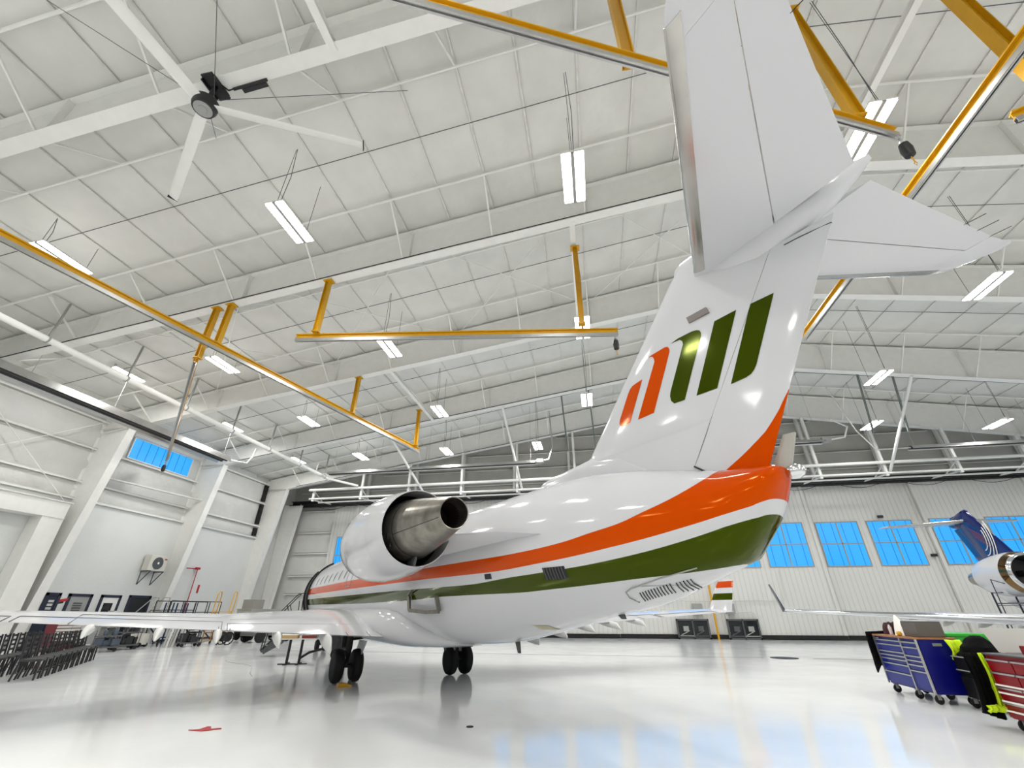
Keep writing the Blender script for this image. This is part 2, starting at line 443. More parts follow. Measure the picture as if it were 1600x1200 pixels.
# high window
def window(name_n, c0, c1, axis, split, label, wallx=None, wally=None):
    """pane with frame; axis 'y': in the left wall, axis 'x': in the door wall"""
    (a0, z0), (a1, z1) = c0, c1
    P = (lambda a, d, z: (wallx + d, a, z)) if axis == 'y' else (lambda a, d, z: (a, wally - d, z))
    def bb(m_, a0, a1, d0, d1, z0, z1, mi=0):
        p = P(a0, d0, z0); q = P(a1, d1, z1)
        m_.bbox([min(u, v) for u, v in zip(p, q)], [max(u, v) for u, v in zip(p, q)], mi)
    fr_ = MB(); t = 0.05
    bb(fr_, a0 - t, a1 + t, 0, 0.09, z0 - t, z0); bb(fr_, a0 - t, a1 + t, 0, 0.09, z1, z1 + t)
    bb(fr_, a0 - t, a0, 0, 0.09, z0, z1); bb(fr_, a1, a1 + t, 0, 0.09, z0, z1)
    if split:
        am = (a0 + a1) / 2; zm = (z0 + z1) / 2
        bb(fr_, am - 0.03, am + 0.03, 0, 0.08, z0, z1); bb(fr_, a0, a1, 0, 0.08, zm - 0.03, zm + 0.03)
    o = fr_.build(name_n, GREY if axis == 'x' else WHITE_STEEL); o['kind'] = 'structure'; o['label'] = label
    pn = MB(); bb(pn, a0, a1, 0.01, 0.04, z0, z1)
    n = 8 if axis == 'y' else 8
    for k in range(1, n):
        if split and k % 4 == 0: continue
        if split and k % 2: continue
        a = a0 + (a1 - a0) * k / n
        bb(pn, a - 0.014, a + 0.014, 0.035, 0.055, z0, z1, 1)
    pn.build('pane', [SKYPANE, PANERIB], o)
    return o
window('window_1', (20.05, 9.72), (24.25, 10.92), 'y', False, 'high strip window with vertical ribs in the left wall', wallx=XW + 0.03)
mb = MB(); mb.bbox((XW, 19.8, 9.6), (XW + 0.06, 24.7, 9.66)); mb.bbox((XW, 19.8, 10.98), (XW + 0.3, 24.7, 11.02)); struct(mb, 'trim_1', WHITE_STEEL)

# doors in the left wall
def door(n, y0, y1, z1, kind):
    x = XW + 0.10
    m_ = MB(); t = 0.13
    m_.bbox((x, y0, 0), (x + 0.06, y0 + t, z1)); m_.bbox((x, y1 - t, 0), (x + 0.06, y1, z1)); m_.bbox((x, y0, z1 - t), (x + 0.06, y1, z1))
    o = m_.build('door_%d' % n, NAVY); o['kind'] = 'structure'
    o['label'] = {'blind': 'navy framed opening with a slatted blind in the left wall', 'white': 'navy framed white door with dark glass in the left wall', 'dark': 'wide dark doorway in the left wall', 'edge': 'narrow dark door half hidden behind the column'}[kind]
    p = MB(); p.bbox((x + 0.002, y0 + t, 0), (x + 0.03, y1 - t, z1 - t))
    p.build('door_panel', {'blind': GREY, 'white': WHITE_STEEL, 'dark': BLKP, 'edge': NAVY}[kind], o)
    ym = (y0 + y1) / 2
    if kind == 'blind':
        b_ = MB()
        for k in range(9): b_.bbox((x + 0.032, ym - 0.22, 1.1 + k * 0.11), (x + 0.05, ym + 0.2, 1.16 + k * 0.11))
        b_.build('blind', DKGREY, o)
    if kind == 'white':
        b_ = MB(); b_.bbox((x + 0.03, ym - 0.3, 1.0), (x + 0.05, ym + 0.2, 2.05)); b_.build('door_glass', GLASSB, o)
    if kind == 'edge':
        b_ = MB()
        for k in range(4): b_.bbox((x + 0.03, ym - 0.12, 1.55 + k * 0.16), (x + 0.05, ym + 0.12, 1.65 + k * 0.16))
        b_.build('blind', LTGREY, o)
door(1, 19.05, 19.75, 2.46, 'edge')
door(2, 20.1, 21.3, 2.45, 'blind')
door(3, 21.75, 22.9, 2.45, 'white')
door(4, 23.35, 24.75, 2.48, 'dark')

# ---- door wall ahead
mb = MB(); mb.bbox((XW, YB, 0), (XE, YB + 0.25, 9.9)); struct(mb, 'wall_back', GABLE, 'end wall behind the hangar doors')
mb = MB(); mb.prism([(XW, YB, 9.9), (XE, YB, 9.9), (XE, YB, roof(XE) + .3), (RIDGE, YB, roof(RIDGE) + .3), (XW, YB, roof(XW) + .3)], (0, 0.25, 0))
struct(mb, 'wall_back', GABLE, 'grey insulated gable above the hangar doors')
for z in (11.3, 12.6, 13.9, 15.2):
    xa = max(XW, (z + 0.4 - 16.01) / 0.165); xb = RIDGE * 2 - xa
    mb = MB(); mb.bbox((xa, YB - 0.22, z - 0.02), (min(xb, XE), YB, z + 0.02)); mb.bbox((xa, YB - 0.22, z - 0.1), (min(xb, XE), YB - 0.2, z + 0.02)); struct(mb, 'wall_girt', WHITE_STEEL, 'horizontal girt on the gable')
for x in [-19.5, -15, -10.7, -6.2, -1.5, 3.1, 7.7, 12.3, 16.9, 21.6, 26.2, 30.8, 35.4]:
    mb = MB(); mb.bbox((x - 0.1, YB - 0.45, 9.9), (x + 0.1, YB - 0.2, roof(x) - 0.1)); struct(mb, 'gable_post', WHITE_STEEL, 'upright steel post on the gable')
# insulated corner panel, left of the doors
mb = MB(); mb.bbox((XW, YB - 0.12, 0), (-22.2, YB, 9.9)); struct(mb, 'wall_back', INSUL_WALL, 'insulated corner wall left of the hangar doors')
for z in (2.98, 4.35, 6.1, 7.8, 9.65):
    mb = MB(); mb.bbox((-25.6, YB - 0.36, z - 0.02), (-22.3, YB - 0.12, z + 0.02)); mb.bbox((-25.6, YB - 0.36, z - 0.1), (-22.3, YB - 0.34, z + 0.02)); struct(mb, 'wall_girt', WHITE_STEEL, 'girt on the corner wall left of the doors')
mb = MB(); mb.prism([(-26.8, 34.6, 0), (-26.1, 34.6, 0), (-25.1, 34.6, 10.0), (-26.8, 34.6, 10.0)], (0, 0.03, 0)); mb.beam((-26.1, 34.62, 0), (-25.1, 34.62, 10.0), 0.35, 0.03, up=(1, 0, 0))
struct(mb, 'frame_column', WHITE_STEEL, 'corner column beyond the last frame')
# hangar door leaves
LEAFW = 7.15
leaf_x = [1.3 + LEAFW * k for k in range(-3, 5)]
leaf_x.append(1.3 + LEAFW * 5 + 0.01)
wn = 2
for k, x0 in enumerate([-22.3 - 0.0] + leaf_x[0:]):
    x1 = (leaf_x[0] if k == 0 else x0 + LEAFW)
    if x1 > XE: x1 = XE
    yy = 35.36 if k % 2 else 35.6
    t_ = thing('hangar_door', 'tall ribbed white hangar door leaf, %s from the left end' % ['first', 'second', 'third', 'fourth', 'fifth', 'sixth', 'seventh', 'eighth', 'ninth', 'tenth'][k], 'hangar door', ((x0 + x1) / 2, yy, 0))
    hw = (x1 - x0) / 2
    p = MB(); p.bbox((-hw, 0, 0.06), (hw, 0.12, 10.0)); p.build('door_skin', DOORPANEL, t_)
    f_ = MB()
    for xx in (-hw + 0.08, hw - 0.08): f_.bbox((xx - 0.09, -0.09, 0.06), (xx + 0.09, 0.0, 10.0))
    f_.build('door_stile', DOORFRAME, t_)
    s_ = MB(); s_.bbox((-hw, -0.1, 0.04), (hw, 0.0, 0.27)); s_.build('bottom_seal', BLKR, t_)
    spots = [(-3.24, -0.58), (0.10, 2.86)] if k else [(0.35 - hw + .2, 1.95 - hw)]
    if k == 0: spots = [(-.43, .95)]
    for (a0, a1) in spots:
        wf = MB(); z0, z1 = 4.44, 7.3; t = 0.06
        wf.bbox((a0 - t, -0.06, z0 - t), (a1 + t, 0, z0)); wf.bbox((a0 - t, -0.06, z1), (a1 + t, 0, z1 + t))
        wf.bbox((a0 - t, -0.06, z0), (a0, 0, z1)); wf.bbox((a1, -0.06, z0), (a1 + t, 0, z1))
        am, zm = (a0 + a1) / 2, (z0 + z1) / 2
        wf.bbox((am - 0.035, -0.06, z0), (am + 0.035, 0, z1)); wf.bbox((a0, -0.06, zm - 0.035), (a1, 0, zm + 0.035))
        wo = wf.build('window_frame', GREY, t_)
        pn = MB(); pn.bbox((a0, -0.02, z0), (a1, -0.004, z1))
        for q in (1, 3, 5, 7):
            xx = a0 + (a1 - a0) * q / 8
            if q in (1, 3, 5, 7): pn.bbox((xx - 0.016 + (0 if q % 4 == 1 else 0), -0.035, z0), (xx + 0.016, -0.02, z1), 1)
        pn.build('pane', [SKYPANE, PANERIB], wo)
# dark track zone at the head of the doors with cable festoon
mb = MB(); mb.bbox((XW + 0.6, 34.9, 9.9), (XE, 35.4, 10.35)); struct(mb, 'door_head_track', BLKR, 'black door head track above the hangar doors')
mb = MB()
for (z, y) in ((10.3, 34.7), (9.95, 34.5)): mb.beam((XW + 0.6, y, z), (XE, y, z), 0.06, 0.06)
x = XW + 1; k = 0
while x < XE - 1.2:
    mb.beam((x, 34.6, 9.95 if k % 2 else 10.3), (x + 1.1, 34.6, 10.3 if k % 2 else 9.95), 0.03, 0.03); x += 1.1; k += 1
struct(mb, 'door_head_truss', BLK, 'black lattice truss along the head of the hangar doors')
mb = MB()
for x in [-24 + 4.1 * k for k in range(16)]:
    pts = [(x + 4.1 * u, 34.3, 9.98 - 0.55 * math.sin(PI * u)) for u in [j / 10 for j in range(11)]]
    if pts[-1][0] < XE: mb.path(pts, 0.018, 6)
struct(mb, 'cable_festoon', BLKR, 'black cables looping under the door head')
for z, y, r_ in ((10.45, 31.7, 0.1), (9.78, 31.9, 0.07), (9.78, 33.2, 0.06)):
    mb = MB(); mb.tube((-22.6, y, z), (XE - 0.5, y, z), r_, 10); struct(mb, 'header_tube', WHITE_STEEL, 'long white tube of the door header')
for x in [-22.3, -18.1, -14.1, -9.75, -5.35, -0.93, 3.3, 7.4, 11.5, 15.6, 19.6, 23.9, 28.0, 32.1, 36.2]:
    mb = MB(); top = botf(x) if x > -20 else 10.5
    mb.beam((x, 31.95, 9.6), (x, 31.95, top), 0.16, 0.16, up=(1, 0, 0)); mb.beam((x, 31.95, 9.7), (x, 34.6, 9.95), 0.08, 0.08); mb.beam((x, 31.95, 10.4), (x, 33.3, 9.85), 0.06, 0.06)
    struct(mb, 'header_hanger', WHITE_STEEL, 'white hanger post of the door header')

# low louvre panels, grey electrical boxes and yellow pole on the doors
for i, (x0, x1) in enumerate(((5.13, 7.25), (8.4, 10.4))):
    lab = ['left', 'right'][i]
    t_ = thing('vent_grille', 'dark low framed grille at the foot of the hangar door, %s of the pair' % lab, 'grille', ((x0 + x1) / 2, 35.12, 0.0))
    hw = (x1 - x0) / 2
    f_ = MB(); 
    for a, b in (((-hw, 0), (-hw + .1, 1.2)), ((hw - .1, 0), (hw, 1.2)), ((-hw, 0), (hw, .1)), ((-hw, 1.1), (hw, 1.2)), ((-.04, 0), (.04, 1.2))): f_.bbox((a[0], -0.02, a[1]), (b[0], 0.1, b[1]))
    f_.build('grille_frame', DKGREY, t_)
    p = MB(); p.bbox((-hw + .08, 0.04, 0.08), (hw - .08, 0.08, 1.12)); p.build('grille_panel', GLASSB, t_)
    for s_ in (-1, 1):
        q = MB(); cx = s_ * hw * 0.45; q.box((cx, 0.0, 0.62), (0.34, 0.1, 0.3)); q.beam((cx - .35, 0, .25), (cx + .2, 0, .5), .05, .05); q.beam((cx - .45, 0, .2), (cx + .45, 0, .2), .05, .05)
        q.build('motor', GREY if s_ * (1 - 2 * i) < 0 else DKGREY, t_)
for i, x in enumerate((6.75, 8.78)):
    mb = MB(); yb_ = 35.17 if i else 35.41; mb.box((x, yb_, 1.82), (0.62, 0.2, 0.62)); mb.box((x, yb_ - .11, 1.82), (0.5, 0.02, 0.5))
    o = mb.build('junction_box', GREY, None, 0.01); tag(o, 'grey electrical box on the hangar door %s of the yellow pole' % ['left', 'right'][i], 'electrical box')
mb = MB(); mb.tube((7.7, 35.12, 0), (7.7, 35.12, 3.3), 0.07, 10); o = mb.build('bollard_pole', YEL); tag(o, 'slim yellow pole standing against the hangar doors', 'pole')
mb = MB(); mb.path([(9.2, 35.1, 1.6), (10.1, 35.1, 1.62), (10.3, 35.1, 1.5), (10.3, 35.1, 1.22)], 0.03); o = mb.build('conduit', LTGREY); tag(o, 'pale conduit bending down to the right grille', 'conduit')
mb = MB(); mb.path([(3.0, 35.2, 2.3), (12.3, 35.2, 2.3), (12.5, 35.2, 2.5), (12.5, 35.2, 4.2)], 0.025); o = mb.build('conduit', LTGREY); tag(o, 'long pale conduit running low across the hangar doors', 'conduit')
for i, (x, z, lb) in enumerate(((20.2, 7.6, 'above the third big window'), (22.5, 5.0, 'beside the fourth big window'))):
    mb = MB(); mb.box((x, 35.44, z), (0.32, 0.14, 0.16)); o = mb.build('sensor_box', BLK); tag(o, 'tiny black box on the hangar doors ' + lb, 'sensor')

# ---- right and rear walls
mb = MB(); mb.bbox((XE, YF, 0), (XE + 0.3, YB, roof(XE))); struct(mb, 'wall_right', BLOCK, 'far right hangar wall')
mb = MB(); mb.prism([(XW, YF, 0), (XE, YF, 0), (XE, YF, roof(XE) + .3), (RIDGE, YF, roof(RIDGE) + .3), (XW, YF, roof(XW) + .3)], (0, -0.3, 0)); struct(mb, 'wall_rear', BLOCK, 'hangar wall behind the viewer')

# floor track line, drain, marks
mb = MB(); mb.bbox((-16.6, 21.40, 0.0), (6.2, 21.425, 0.004)); mb.bbox((8.0, 21.40, 0.0), (24, 21.425, 0.004))
o = mb.build('trim_2', DKGREY); o['kind'] = 'structure'; o['label'] = 'thin dark joint line across the floor'
mb = MB(); mb.lathe((7.0, 21.5, 0.0), (0, 0, 1), [(0, 0.5), (0.012, 0.5), (0.014, 0.42)], 28); o = mb.build('floor_drain', BLK); tag(o, 'round black drain cover flush in the floor, right of the airliner tail', 'drain cover')
mb = MB(); mb.lathe((-2.13, 8.14, 0.0), (0, 0, 1), [(0, 0.055), (0.01, 0.055), (0.012, 0.04)], 20); o = mb.build('floor_plug', BLK); tag(o, 'small black disc on the floor in front of the airliner', 'floor disc')
mb = MB(); mb.prism([(-6.25, 7.17, 0.001), (-6.12, 7.24, .001), (-6.15, 7.42, .001), (-6.08, 7.42, .001), (-5.98, 7.3, .001), (-5.86, 7.37, .001), (-5.82, 7.33, .001), (-5.95, 7.2, .001), (-6.0, 7.15, .001), (-6.1, 7.16, .001)], (0, 0, 0.008))
o = mb.build('red_marker', REDP); tag(o, 'small red aircraft-shaped marker lying on the white floor', 'marker')
# thin wire lying on floor
mb = MB(); pts = [(-14.5 + 0.1 * k * 6, 17.6 - 0.55 * k - 0.3 * math.sin(k), 0.006) for k in range(9)]; mb.path(pts, 0.006, 6); o = mb.build('floor_cable', GREY); tag(o, 'thin grey cable lying on the floor under the near wing', 'cable')

# ================================================================ LIGHTS
def light_fixture(x, y, z, label, group, visible=True):
    t_ = thing('high_bay_light', label, 'ceiling light', (x, y, z), 0, group)
    h_ = MB(); h_.bbox((-0.30, -0.78, 0.02), (0.30, 0.78, 0.07)); h_.bbox((-0.045, -0.78, -0.03), (0.045, 0.78, 0.02), 1); h_.box((0, -0.66, 0.11), (0.12, 0.12, 0.08))
    h_.build('housing', [WHITE_STEEL, GREY], t_)
    for s_ in (-1, 1):
        p = MB(); p.bbox((s_ * 0.17 - 0.12, -0.75, -0.015), (s_ * 0.17 + 0.12, 0.75, 0.02)); p.build('led_panel', GLOW, t_)
    up = roof(x) - z
    for s_ in (-1, 1):
        c = MB(); c.tube((0, s_ * 0.68, 0.07), (0, s_ * 0.68, up - 0.02), 0.008, 5); c.build('suspension_cable', DKGREY, t_)
    c = MB(); c.path([(0.03, -0.6, 0.1), (0.1, -0.62, up * 0.5), (0.05, -0.7, up - 0.02)], 0.01, 5); c.build('power_cord', DKGREY, t_)
    ld = bpy.data.lights.new('fixture_light', 'AREA'); ld.shape = 'RECTANGLE'; ld.size = 0.6; ld.size_y = 1.5
    ld.energy = LAMP_POWER; ld.color = (1.0, 0.985, 0.96)
    lo = bpy.data.objects.new('fixture_light', ld); COL.objects.link(lo); lo.parent = t_; lo.location = (0, 0, -0.03)
    lu = ld.copy(); lu.energy = LAMP_POWER * CEILING_FILL * (1.0 if up > 1.0 else 0.15); l2 = bpy.data.objects.new('added_ceiling_fill', lu); COL.objects.link(l2); l2.parent = t_; l2.location = (0, 0, 0.09); l2.rotation_euler = (PI, 0, 0)  # second light is an added upward fill for the ceiling
    return t_
colname = {-22.3: 'along the left wall pipe', -16.8: 'in the second column from the left wall', -8.3: 'in the third column from the left wall', 0.3: 'in the middle column', 7.5: 'under the ridge', 14.9: 'in the column right of the ridge', 24.7: 'in the far right column'}
rowname = {7.9: 'nearest row', 15.0: 'second row', 22.0: 'third row', 28.9: 'last row'}
LZ = 12.06
for y in (7.9, 15.0, 22.0, 28.9):
    xs_ = [-22.3, -16.8, -8.3, 0.3, 7.5, 14.9, 24.7] if y < 28 else [-22.3, -16.9, -10.1, -3.35, 3.2, 9.5, 18.0, 24.7]
    if y < 8: xs_ = [-16.8, -8.3, 0.3, 7.5, 16.0, 24.7]
    for x in xs_:
        key = min(colname, key=lambda k: abs(k - x))
        lab = 'twin panel light %s, %s' % (colname[key], rowname[y])
        if y > 28: lab = 'twin panel light, %s from the left in the row by the hangar doors' % ['first', 'second', 'third', 'fourth', 'fifth', 'sixth', 'seventh', 'eighth'][xs_.index(x)]
        light_fixture(x, y, LZ if x < 20 else LZ - 0.4, lab, 'high bay lights over the hangar')
for y in (1.0, -6.5, -14.0, -20.5):
    for x in (-21, -12, -3, 6, 15, 25, 34):
        light_fixture(x, y, LZ - (0.6 if x > 30 or x < -20 else 0), 'bright twin panel light behind the viewer', 'high bay lights behind the viewer')
for y in (8, 18, 28): light_fixture(34, y, 10.6, 'bright twin panel light near the far right wall', 'high bay lights by the right wall')

# ================================================================ FAN
fx, fy, fz = -8.28, 4.52, 12.2
fan = thing('ceiling_fan', 'huge white blade ceiling fan with black hub hanging from the nearest rafter', 'ceiling fan', (fx, fy, fz))
mb = MB(); mb.lathe((0, 0, 0), (0, 0, 1), [(-0.02, 0.02), (-0.02, 0.12), (-0.06, 0.13), (-0.06, 0.24), (0.04, 0.27), (0.2, 0.27), (0.24, 0.2), (0.24, 0.02)], 32); mb.build('hub', BLKP, fan)
mb = MB(); mb.lathe((0, 0, -0.065), (0, 0, -1), [(0, 0.2), (0.012, 0.2), (0.012, 0.1), (0.03, 0.09), (0.03, 0.01)], 28); mb.build('hub_cover', GREY, fan)
zt = botf(fx) - fz
mb = MB(); mb.tube((0, 0, 0.2), (0, 0, zt), 0.055, 12); mb.build('down_rod', BLK, fan)
mb = MB(); mb.box((0, 0, zt - 0.02), (0.3, 0.62, 0.05)); mb.box((0.16, 0, zt - .06), (0.03, .5, .12)); mb.box((-0.16, 0, zt - .06), (0.03, .5, .12)); mb.build('mount_plate', BLK, fan)
mb = MB(); mb.beam((0.35, 0.15, zt + .03), (1.25, 0.15, zt + .16), 0.06, 0.05); mb.beam((0.55, 0.24, zt + .05), (1.2, 0.24, zt + .14), 0.10, 0.03); mb.path([(0.15, 0, zt), (0.3, .1, zt - .1), (0.45, .15, zt + .06)], .02); mb.build('control_box', BLK, fan)
for a in (26, 145, 265):
    mb = MB(); ca, sa = math.cos(R(a)), math.sin(R(a)); rings = []
    for r_, c_ in ((0.22, 0.24), (0.6, 0.26), (3.4, 0.25), (3.62, 0.25)):
        ring = []
        for k in range(12):
            th = 2 * PI * k / 12; u = math.cos(th) * c_ * 0.5; v = math.sin(th) * 0.022 + 0.35 * u
            ring.append((ca * r_ - sa * u, sa * r_ + ca * u, 0.06 + v))
        rings.append(ring)
    mb.loft(rings); bl = mb.build('blade', WHITE_STEEL, fan)
    e_ = MB(); c = (ca * 3.63, sa * 3.63, 0.06); e_.box(c, (0.015, 0.25, 0.10), rz=R(a)); e_.build('tip_cap', BLK, bl)
for (dx, dy) in ((4.0, 1.9), (-1.9, 1.7), (1.6, -2.4), (-3.2, -2.2)):
    mb = MB(); mb.tube((0.1 * (1 if dx > 0 else -1), 0.05, 0.35), (dx, dy, roof(fx + dx) - fz - .15), 0.008, 5); mb.build('guy_wire', DKGREY, fan)

# ================================================================ FALL-ARREST RAILS
RZ = 10.45
def rail(p0, p1, label, z=RZ, ends=True):
    L_ = math.hypot(p1[0] - p0[0], p1[1] - p0[1]); a = math.atan2(p1[1] - p0[1], p1[0] - p0[0])
    t_ = thing('overhead_rail', label, 'overhead rail', (p0[0], p0[1], z), a)
    mb = MB(); mb.box((L_ / 2, 0, 0.09), (L_, 0.16, 0.03)); mb.box((L_ / 2, 0, 0.0), (L_, 0.02, 0.16)); mb.box((L_ / 2, 0, -0.06), (L_, 0.12, 0.02)); mb.build('yellow_beam', YEL, t_)
    mb = MB(); mb.box((L_ / 2, 0.05, -0.13), (L_, 0.015, 0.12)); mb.box((L_ / 2, -0.05, -0.13), (L_, 0.015, 0.12)); mb.box((L_ / 2, 0, -0.078), (L_, 0.11, 0.015)); mb.box((L_ / 2, 0.033, -0.19), (L_, 0.03, 0.012)); mb.box((L_ / 2, -0.033, -0.19), (L_, 0.03, 0.012)); mb.build('track', ALU, t_)
    return t_
def post(x, y, zb, zt, label, wd=0.17):
    t_ = thing('rail_hanger', label, 'rail hanger', (x, y, zb))
    mb = MB(); h_ = zt - zb
    mb.box((0, 0, h_ / 2), (wd, 0.02, h_)); mb.box((wd / 2, 0, h_ / 2), (0.02, wd, h_)); mb.box((-wd / 2, 0, h_ / 2), (0.02, wd, h_)); mb.build('post', YEL, t_)
    mb = MB(); mb.box((0, 0, h_ - 0.015), (0.36, 0.3, 0.03)); mb.build('top_plate', YEL, t_)
    mb = MB(); mb.box((0, 0, 0.015), (0.24, 0.24, 0.03))
    for sx in (-1, 1):
        for sy in (-1, 1): mb.tube((sx * .09, sy * .09, -0.03), (sx * .09, sy * .09, .06), .014, 6)
    mb.build('bolted_foot', YEL, t_)
    return t_
rail((-15.5, 3.0), (-10.16, 23.87), 'long yellow rail slanting from the left edge toward the hangar doors')
rail((-10.06, 11.42), (1.48, 13.12), 'yellow rail running level in the middle under the second rafter')
rail((-4.6, 1.85), (6.95, 6.8), 'yellow rail crossing the top of the view behind the tailplane')
rail((8.16, 4.2), (8.15, 14.65), 'yellow rail running to the doors right of the tail fin')
rail((9.1, 6.85), (16.5, 3.9), 'short visible end of a yellow rail at the right edge')
rail((-14.0, 11.35), (-25.4, 21.3), 'yellow sided track hanging lower toward the high left window', z=9.85)
post(-14.0, 11.39, 9.95, botf(-14), 'left post of the close pair of yellow posts on the second rafter')
post(-13.38, 11.39, RZ + .1, botf(-13.38), 'right post of the close pair of yellow posts on the second rafter')
post(-9.29, 11.39, RZ + .1, botf(-9.29), 'yellow post carrying the left end of the level middle rail')
post(-11.58, 18.26, RZ + .1, botf(-11.58), 'yellow post on the third rafter carrying the slanting rail')
post(-10.15, 23.3, RZ + .1, 12.88, 'yellow post at the far end of the slanting rail')
post(0.24, 12.6, RZ + .1, 14.22, 'yellow post hanging from the white beam over the middle rail')
post(1.39, 4.52, RZ + .1, botf(1.39), 'yellow post at the top of the view left of the tailplane', 0.2)
post(6.11, 6.41, RZ + .1, botf(6.11), 'yellow post just right of the tailplane by the ridge light', 0.2)
post(9.6, 6.5, RZ + .1, botf(9.6), 'heavy yellow post crossing the upper right corner', 0.24)
for (x, y, z, lb) in ((6.95, 6.8, RZ - .2, 'black fall arrest reel hanging right of the tailplane'), (1.36, 13.1, RZ - .2, 'black fall arrest reel under the right end of the middle rail'), (-25.2, 21.13, 9.65, 'fall arrest reel with white hook in front of the high left window')):
    t_ = thing('fall_arrest_reel', lb, 'fall arrest reel', (x, y, z))
    mb = MB(); mb.path([(0, 0, 0), (0, 0, -0.12)], 0.02); mb.lathe((0, 0, -.14), (0, 1, 0), [(-.02, .05), (.02, .05)], 12); mb.build('swivel', CHROME, t_)
    mb = MB(); mb.lathe((0, 0, -0.36), (0, 0, 1), [(-0.22, 0.04), (-0.18, 0.09), (0.0, 0.11), (0.16, 0.09), (0.2, 0.04)], 16); mb.build('reel_case', BLK, t_)
    mb = MB(); mb.path([(0, 0, -.52), (0, 0, -.72)], 0.012); mb.path([(0, 0, -.72), (.03, 0, -.78), (0, 0, -.84), (-.03, 0, -.78), (0, 0, -.74)], 0.01); mb.build('snap_hook', YEL if x > 0 else LTGREY, t_)

# ================================================================ HEATERS AND PIPES
def radiant_heater(p0, p1, label, hang, k_=1.0):
    L_ = math.dist(p0[:2], p1[:2]); a = math.atan2(p1[1] - p0[1], p1[0] - p0[0])
    t_ = thing('radiant_tube_heater', label, 'tube heater', p0, a)
    mb = MB(); mb.tube((0, 0.0, 0), (L_, 0, 0), 0.07 * k_, 10); mb.tube((0, 0.2 * k_, 0), (L_, 0.2 * k_, 0), 0.07 * k_, 10); mb.box((L_ / 2, 0.1 * k_, 0.0), (L_ - .1, 0.2 * k_, 0.08 * k_)); mb.build('burner_tube', BLK, t_)
    mb = MB(); prof = [(-0.2, -0.1), (-0.12, 0.1), (0.08, 0.14), (0.28, 0.1), (0.36, -0.1)]; prof = [(u * k_, v * k_) for u, v in prof]
    a_ = [(0, u, v) for u, v in prof]; b_ = [(L_, u, v) for u, v in prof]
    mb.loft([a_ + [(0, u, v + .012) for u, v in prof[::-1]], b_ + [(L_, u, v + .012) for u, v in prof[::-1]]], 0, False); mb.build('reflector', ALU, t_)
    n = max(2, int(L_ / 3.5))
    for k in range(n + 1):
        xx = 0.3 + (L_ - 0.6) * k / n
        X_ = p0[0] + xx * math.cos(a)
        mb = MB(); mb.tube((xx, 0.08, 0.14), (xx, 0.08, roof(X_) - p0[2] - .05), 0.008, 5); mb.build('hanger_wire', GREY, t_)
    return t_
radiant_heater((-22.7, 4.5, 10.25), (-22.7, 22.9, 10.25), 'long black tube heater with bright reflector along the left wall', 2.6, 1.8)
radiant_heater((-19.5, 29.1, 10.95), (-3.6, 29.1, 10.95), 'black tube heater in front of the gable, left of the tail', 3.2)
radiant_heater((8.2, 28.1, 10.95), (14.6, 28.1, 10.95), 'short black tube heater seen just right of the tail cone', 4.5)
radiant_heater((20.6, 30.4, 10.95), (31.5, 30.4, 10.95), 'black tube heater in front of the gable at the far right', 2.0)
for (pts, lb, m_) in (
    ([(-22.7, 22.85, 10.25), (-22.0, 23.8, 10.25), (-21.8, 23.9, 10.7), (-21.8, 24.0, 11.3)], 'bent white exhaust pipe at the end of the left wall heater', WHITE_STEEL),
    ([(-19.5, 29.1, 10.95), (-20.6, 29.1, 10.95), (-20.5, 29.1, 11.8)], 'small white elbow pipe at the left end of the gable heater', WHITE_STEEL),
    ([(-3.5, 29.1, 10.95), (-2.6, 29.1, 11.1), (-2.3, 29.1, 12.0), (-2.4, 28.6, 14.6)], 'silver flue rising from the burner of the gable heater', CHROME),
    ([(14.8, 28.1, 11.0), (15.9, 28.3, 11.2), (16.3, 28.4, 11.9), (15.4, 28.2, 12.4)], 'white gas hose at the burner right of the tail', WHITE_STEEL),
    ([(20.6, 30.4, 10.95), (18.6, 30.4, 10.95), (17.9, 30.4, 12.3), (16.3, 29.0, 15.0)], 'silver pipe leading to the far right heater', ALU)):
    mb = MB(); mb.path(pts, 0.05, 8); o = mb.build('flue_pipe', m_); tag(o, lb, 'pipe')
for (x, y, z, lb) in ((-3.2, 29.1, 11.0, 'small grey burner box at the end of the left gable heater'), (14.7, 28.1, 11.0, 'small grey burner box at the end of the short heater right of the tail')):
    mb = MB(); mb.box((x, y, z), (0.5, 0.3, 0.3)); mb.box((x - .3, y, z), (0.12, 0.14, 0.14)); o = mb.build('burner_box', GREY, None, .02); tag(o, lb, 'burner')
# struts of unistrut channel by the gable heaters
for (x0, lb) in ((-1.4, 'green-grey hanging channel frame left of the tail fin'), (17.3, 'green-grey hanging channel frame right of the tail fin')):
    mb = MB()
    y = 27.0
    for dx in (0, 1.9): mb.beam((x0 + dx, y, roof(x0 + dx) - .02), (x0 + dx + .2, y + 1.2, 11.3), 0.09, 0.09)
    mb.beam((x0 - 1.6, y, roof(x0) - .5), (x0 + 2.2, y, roof(x0) - .5), 0.09, 0.09)
    o = mb.build('channel_frame', mat('galvanised_channel', srgb(112, 120, 116), .5)); tag(o, lb, 'pipe support')
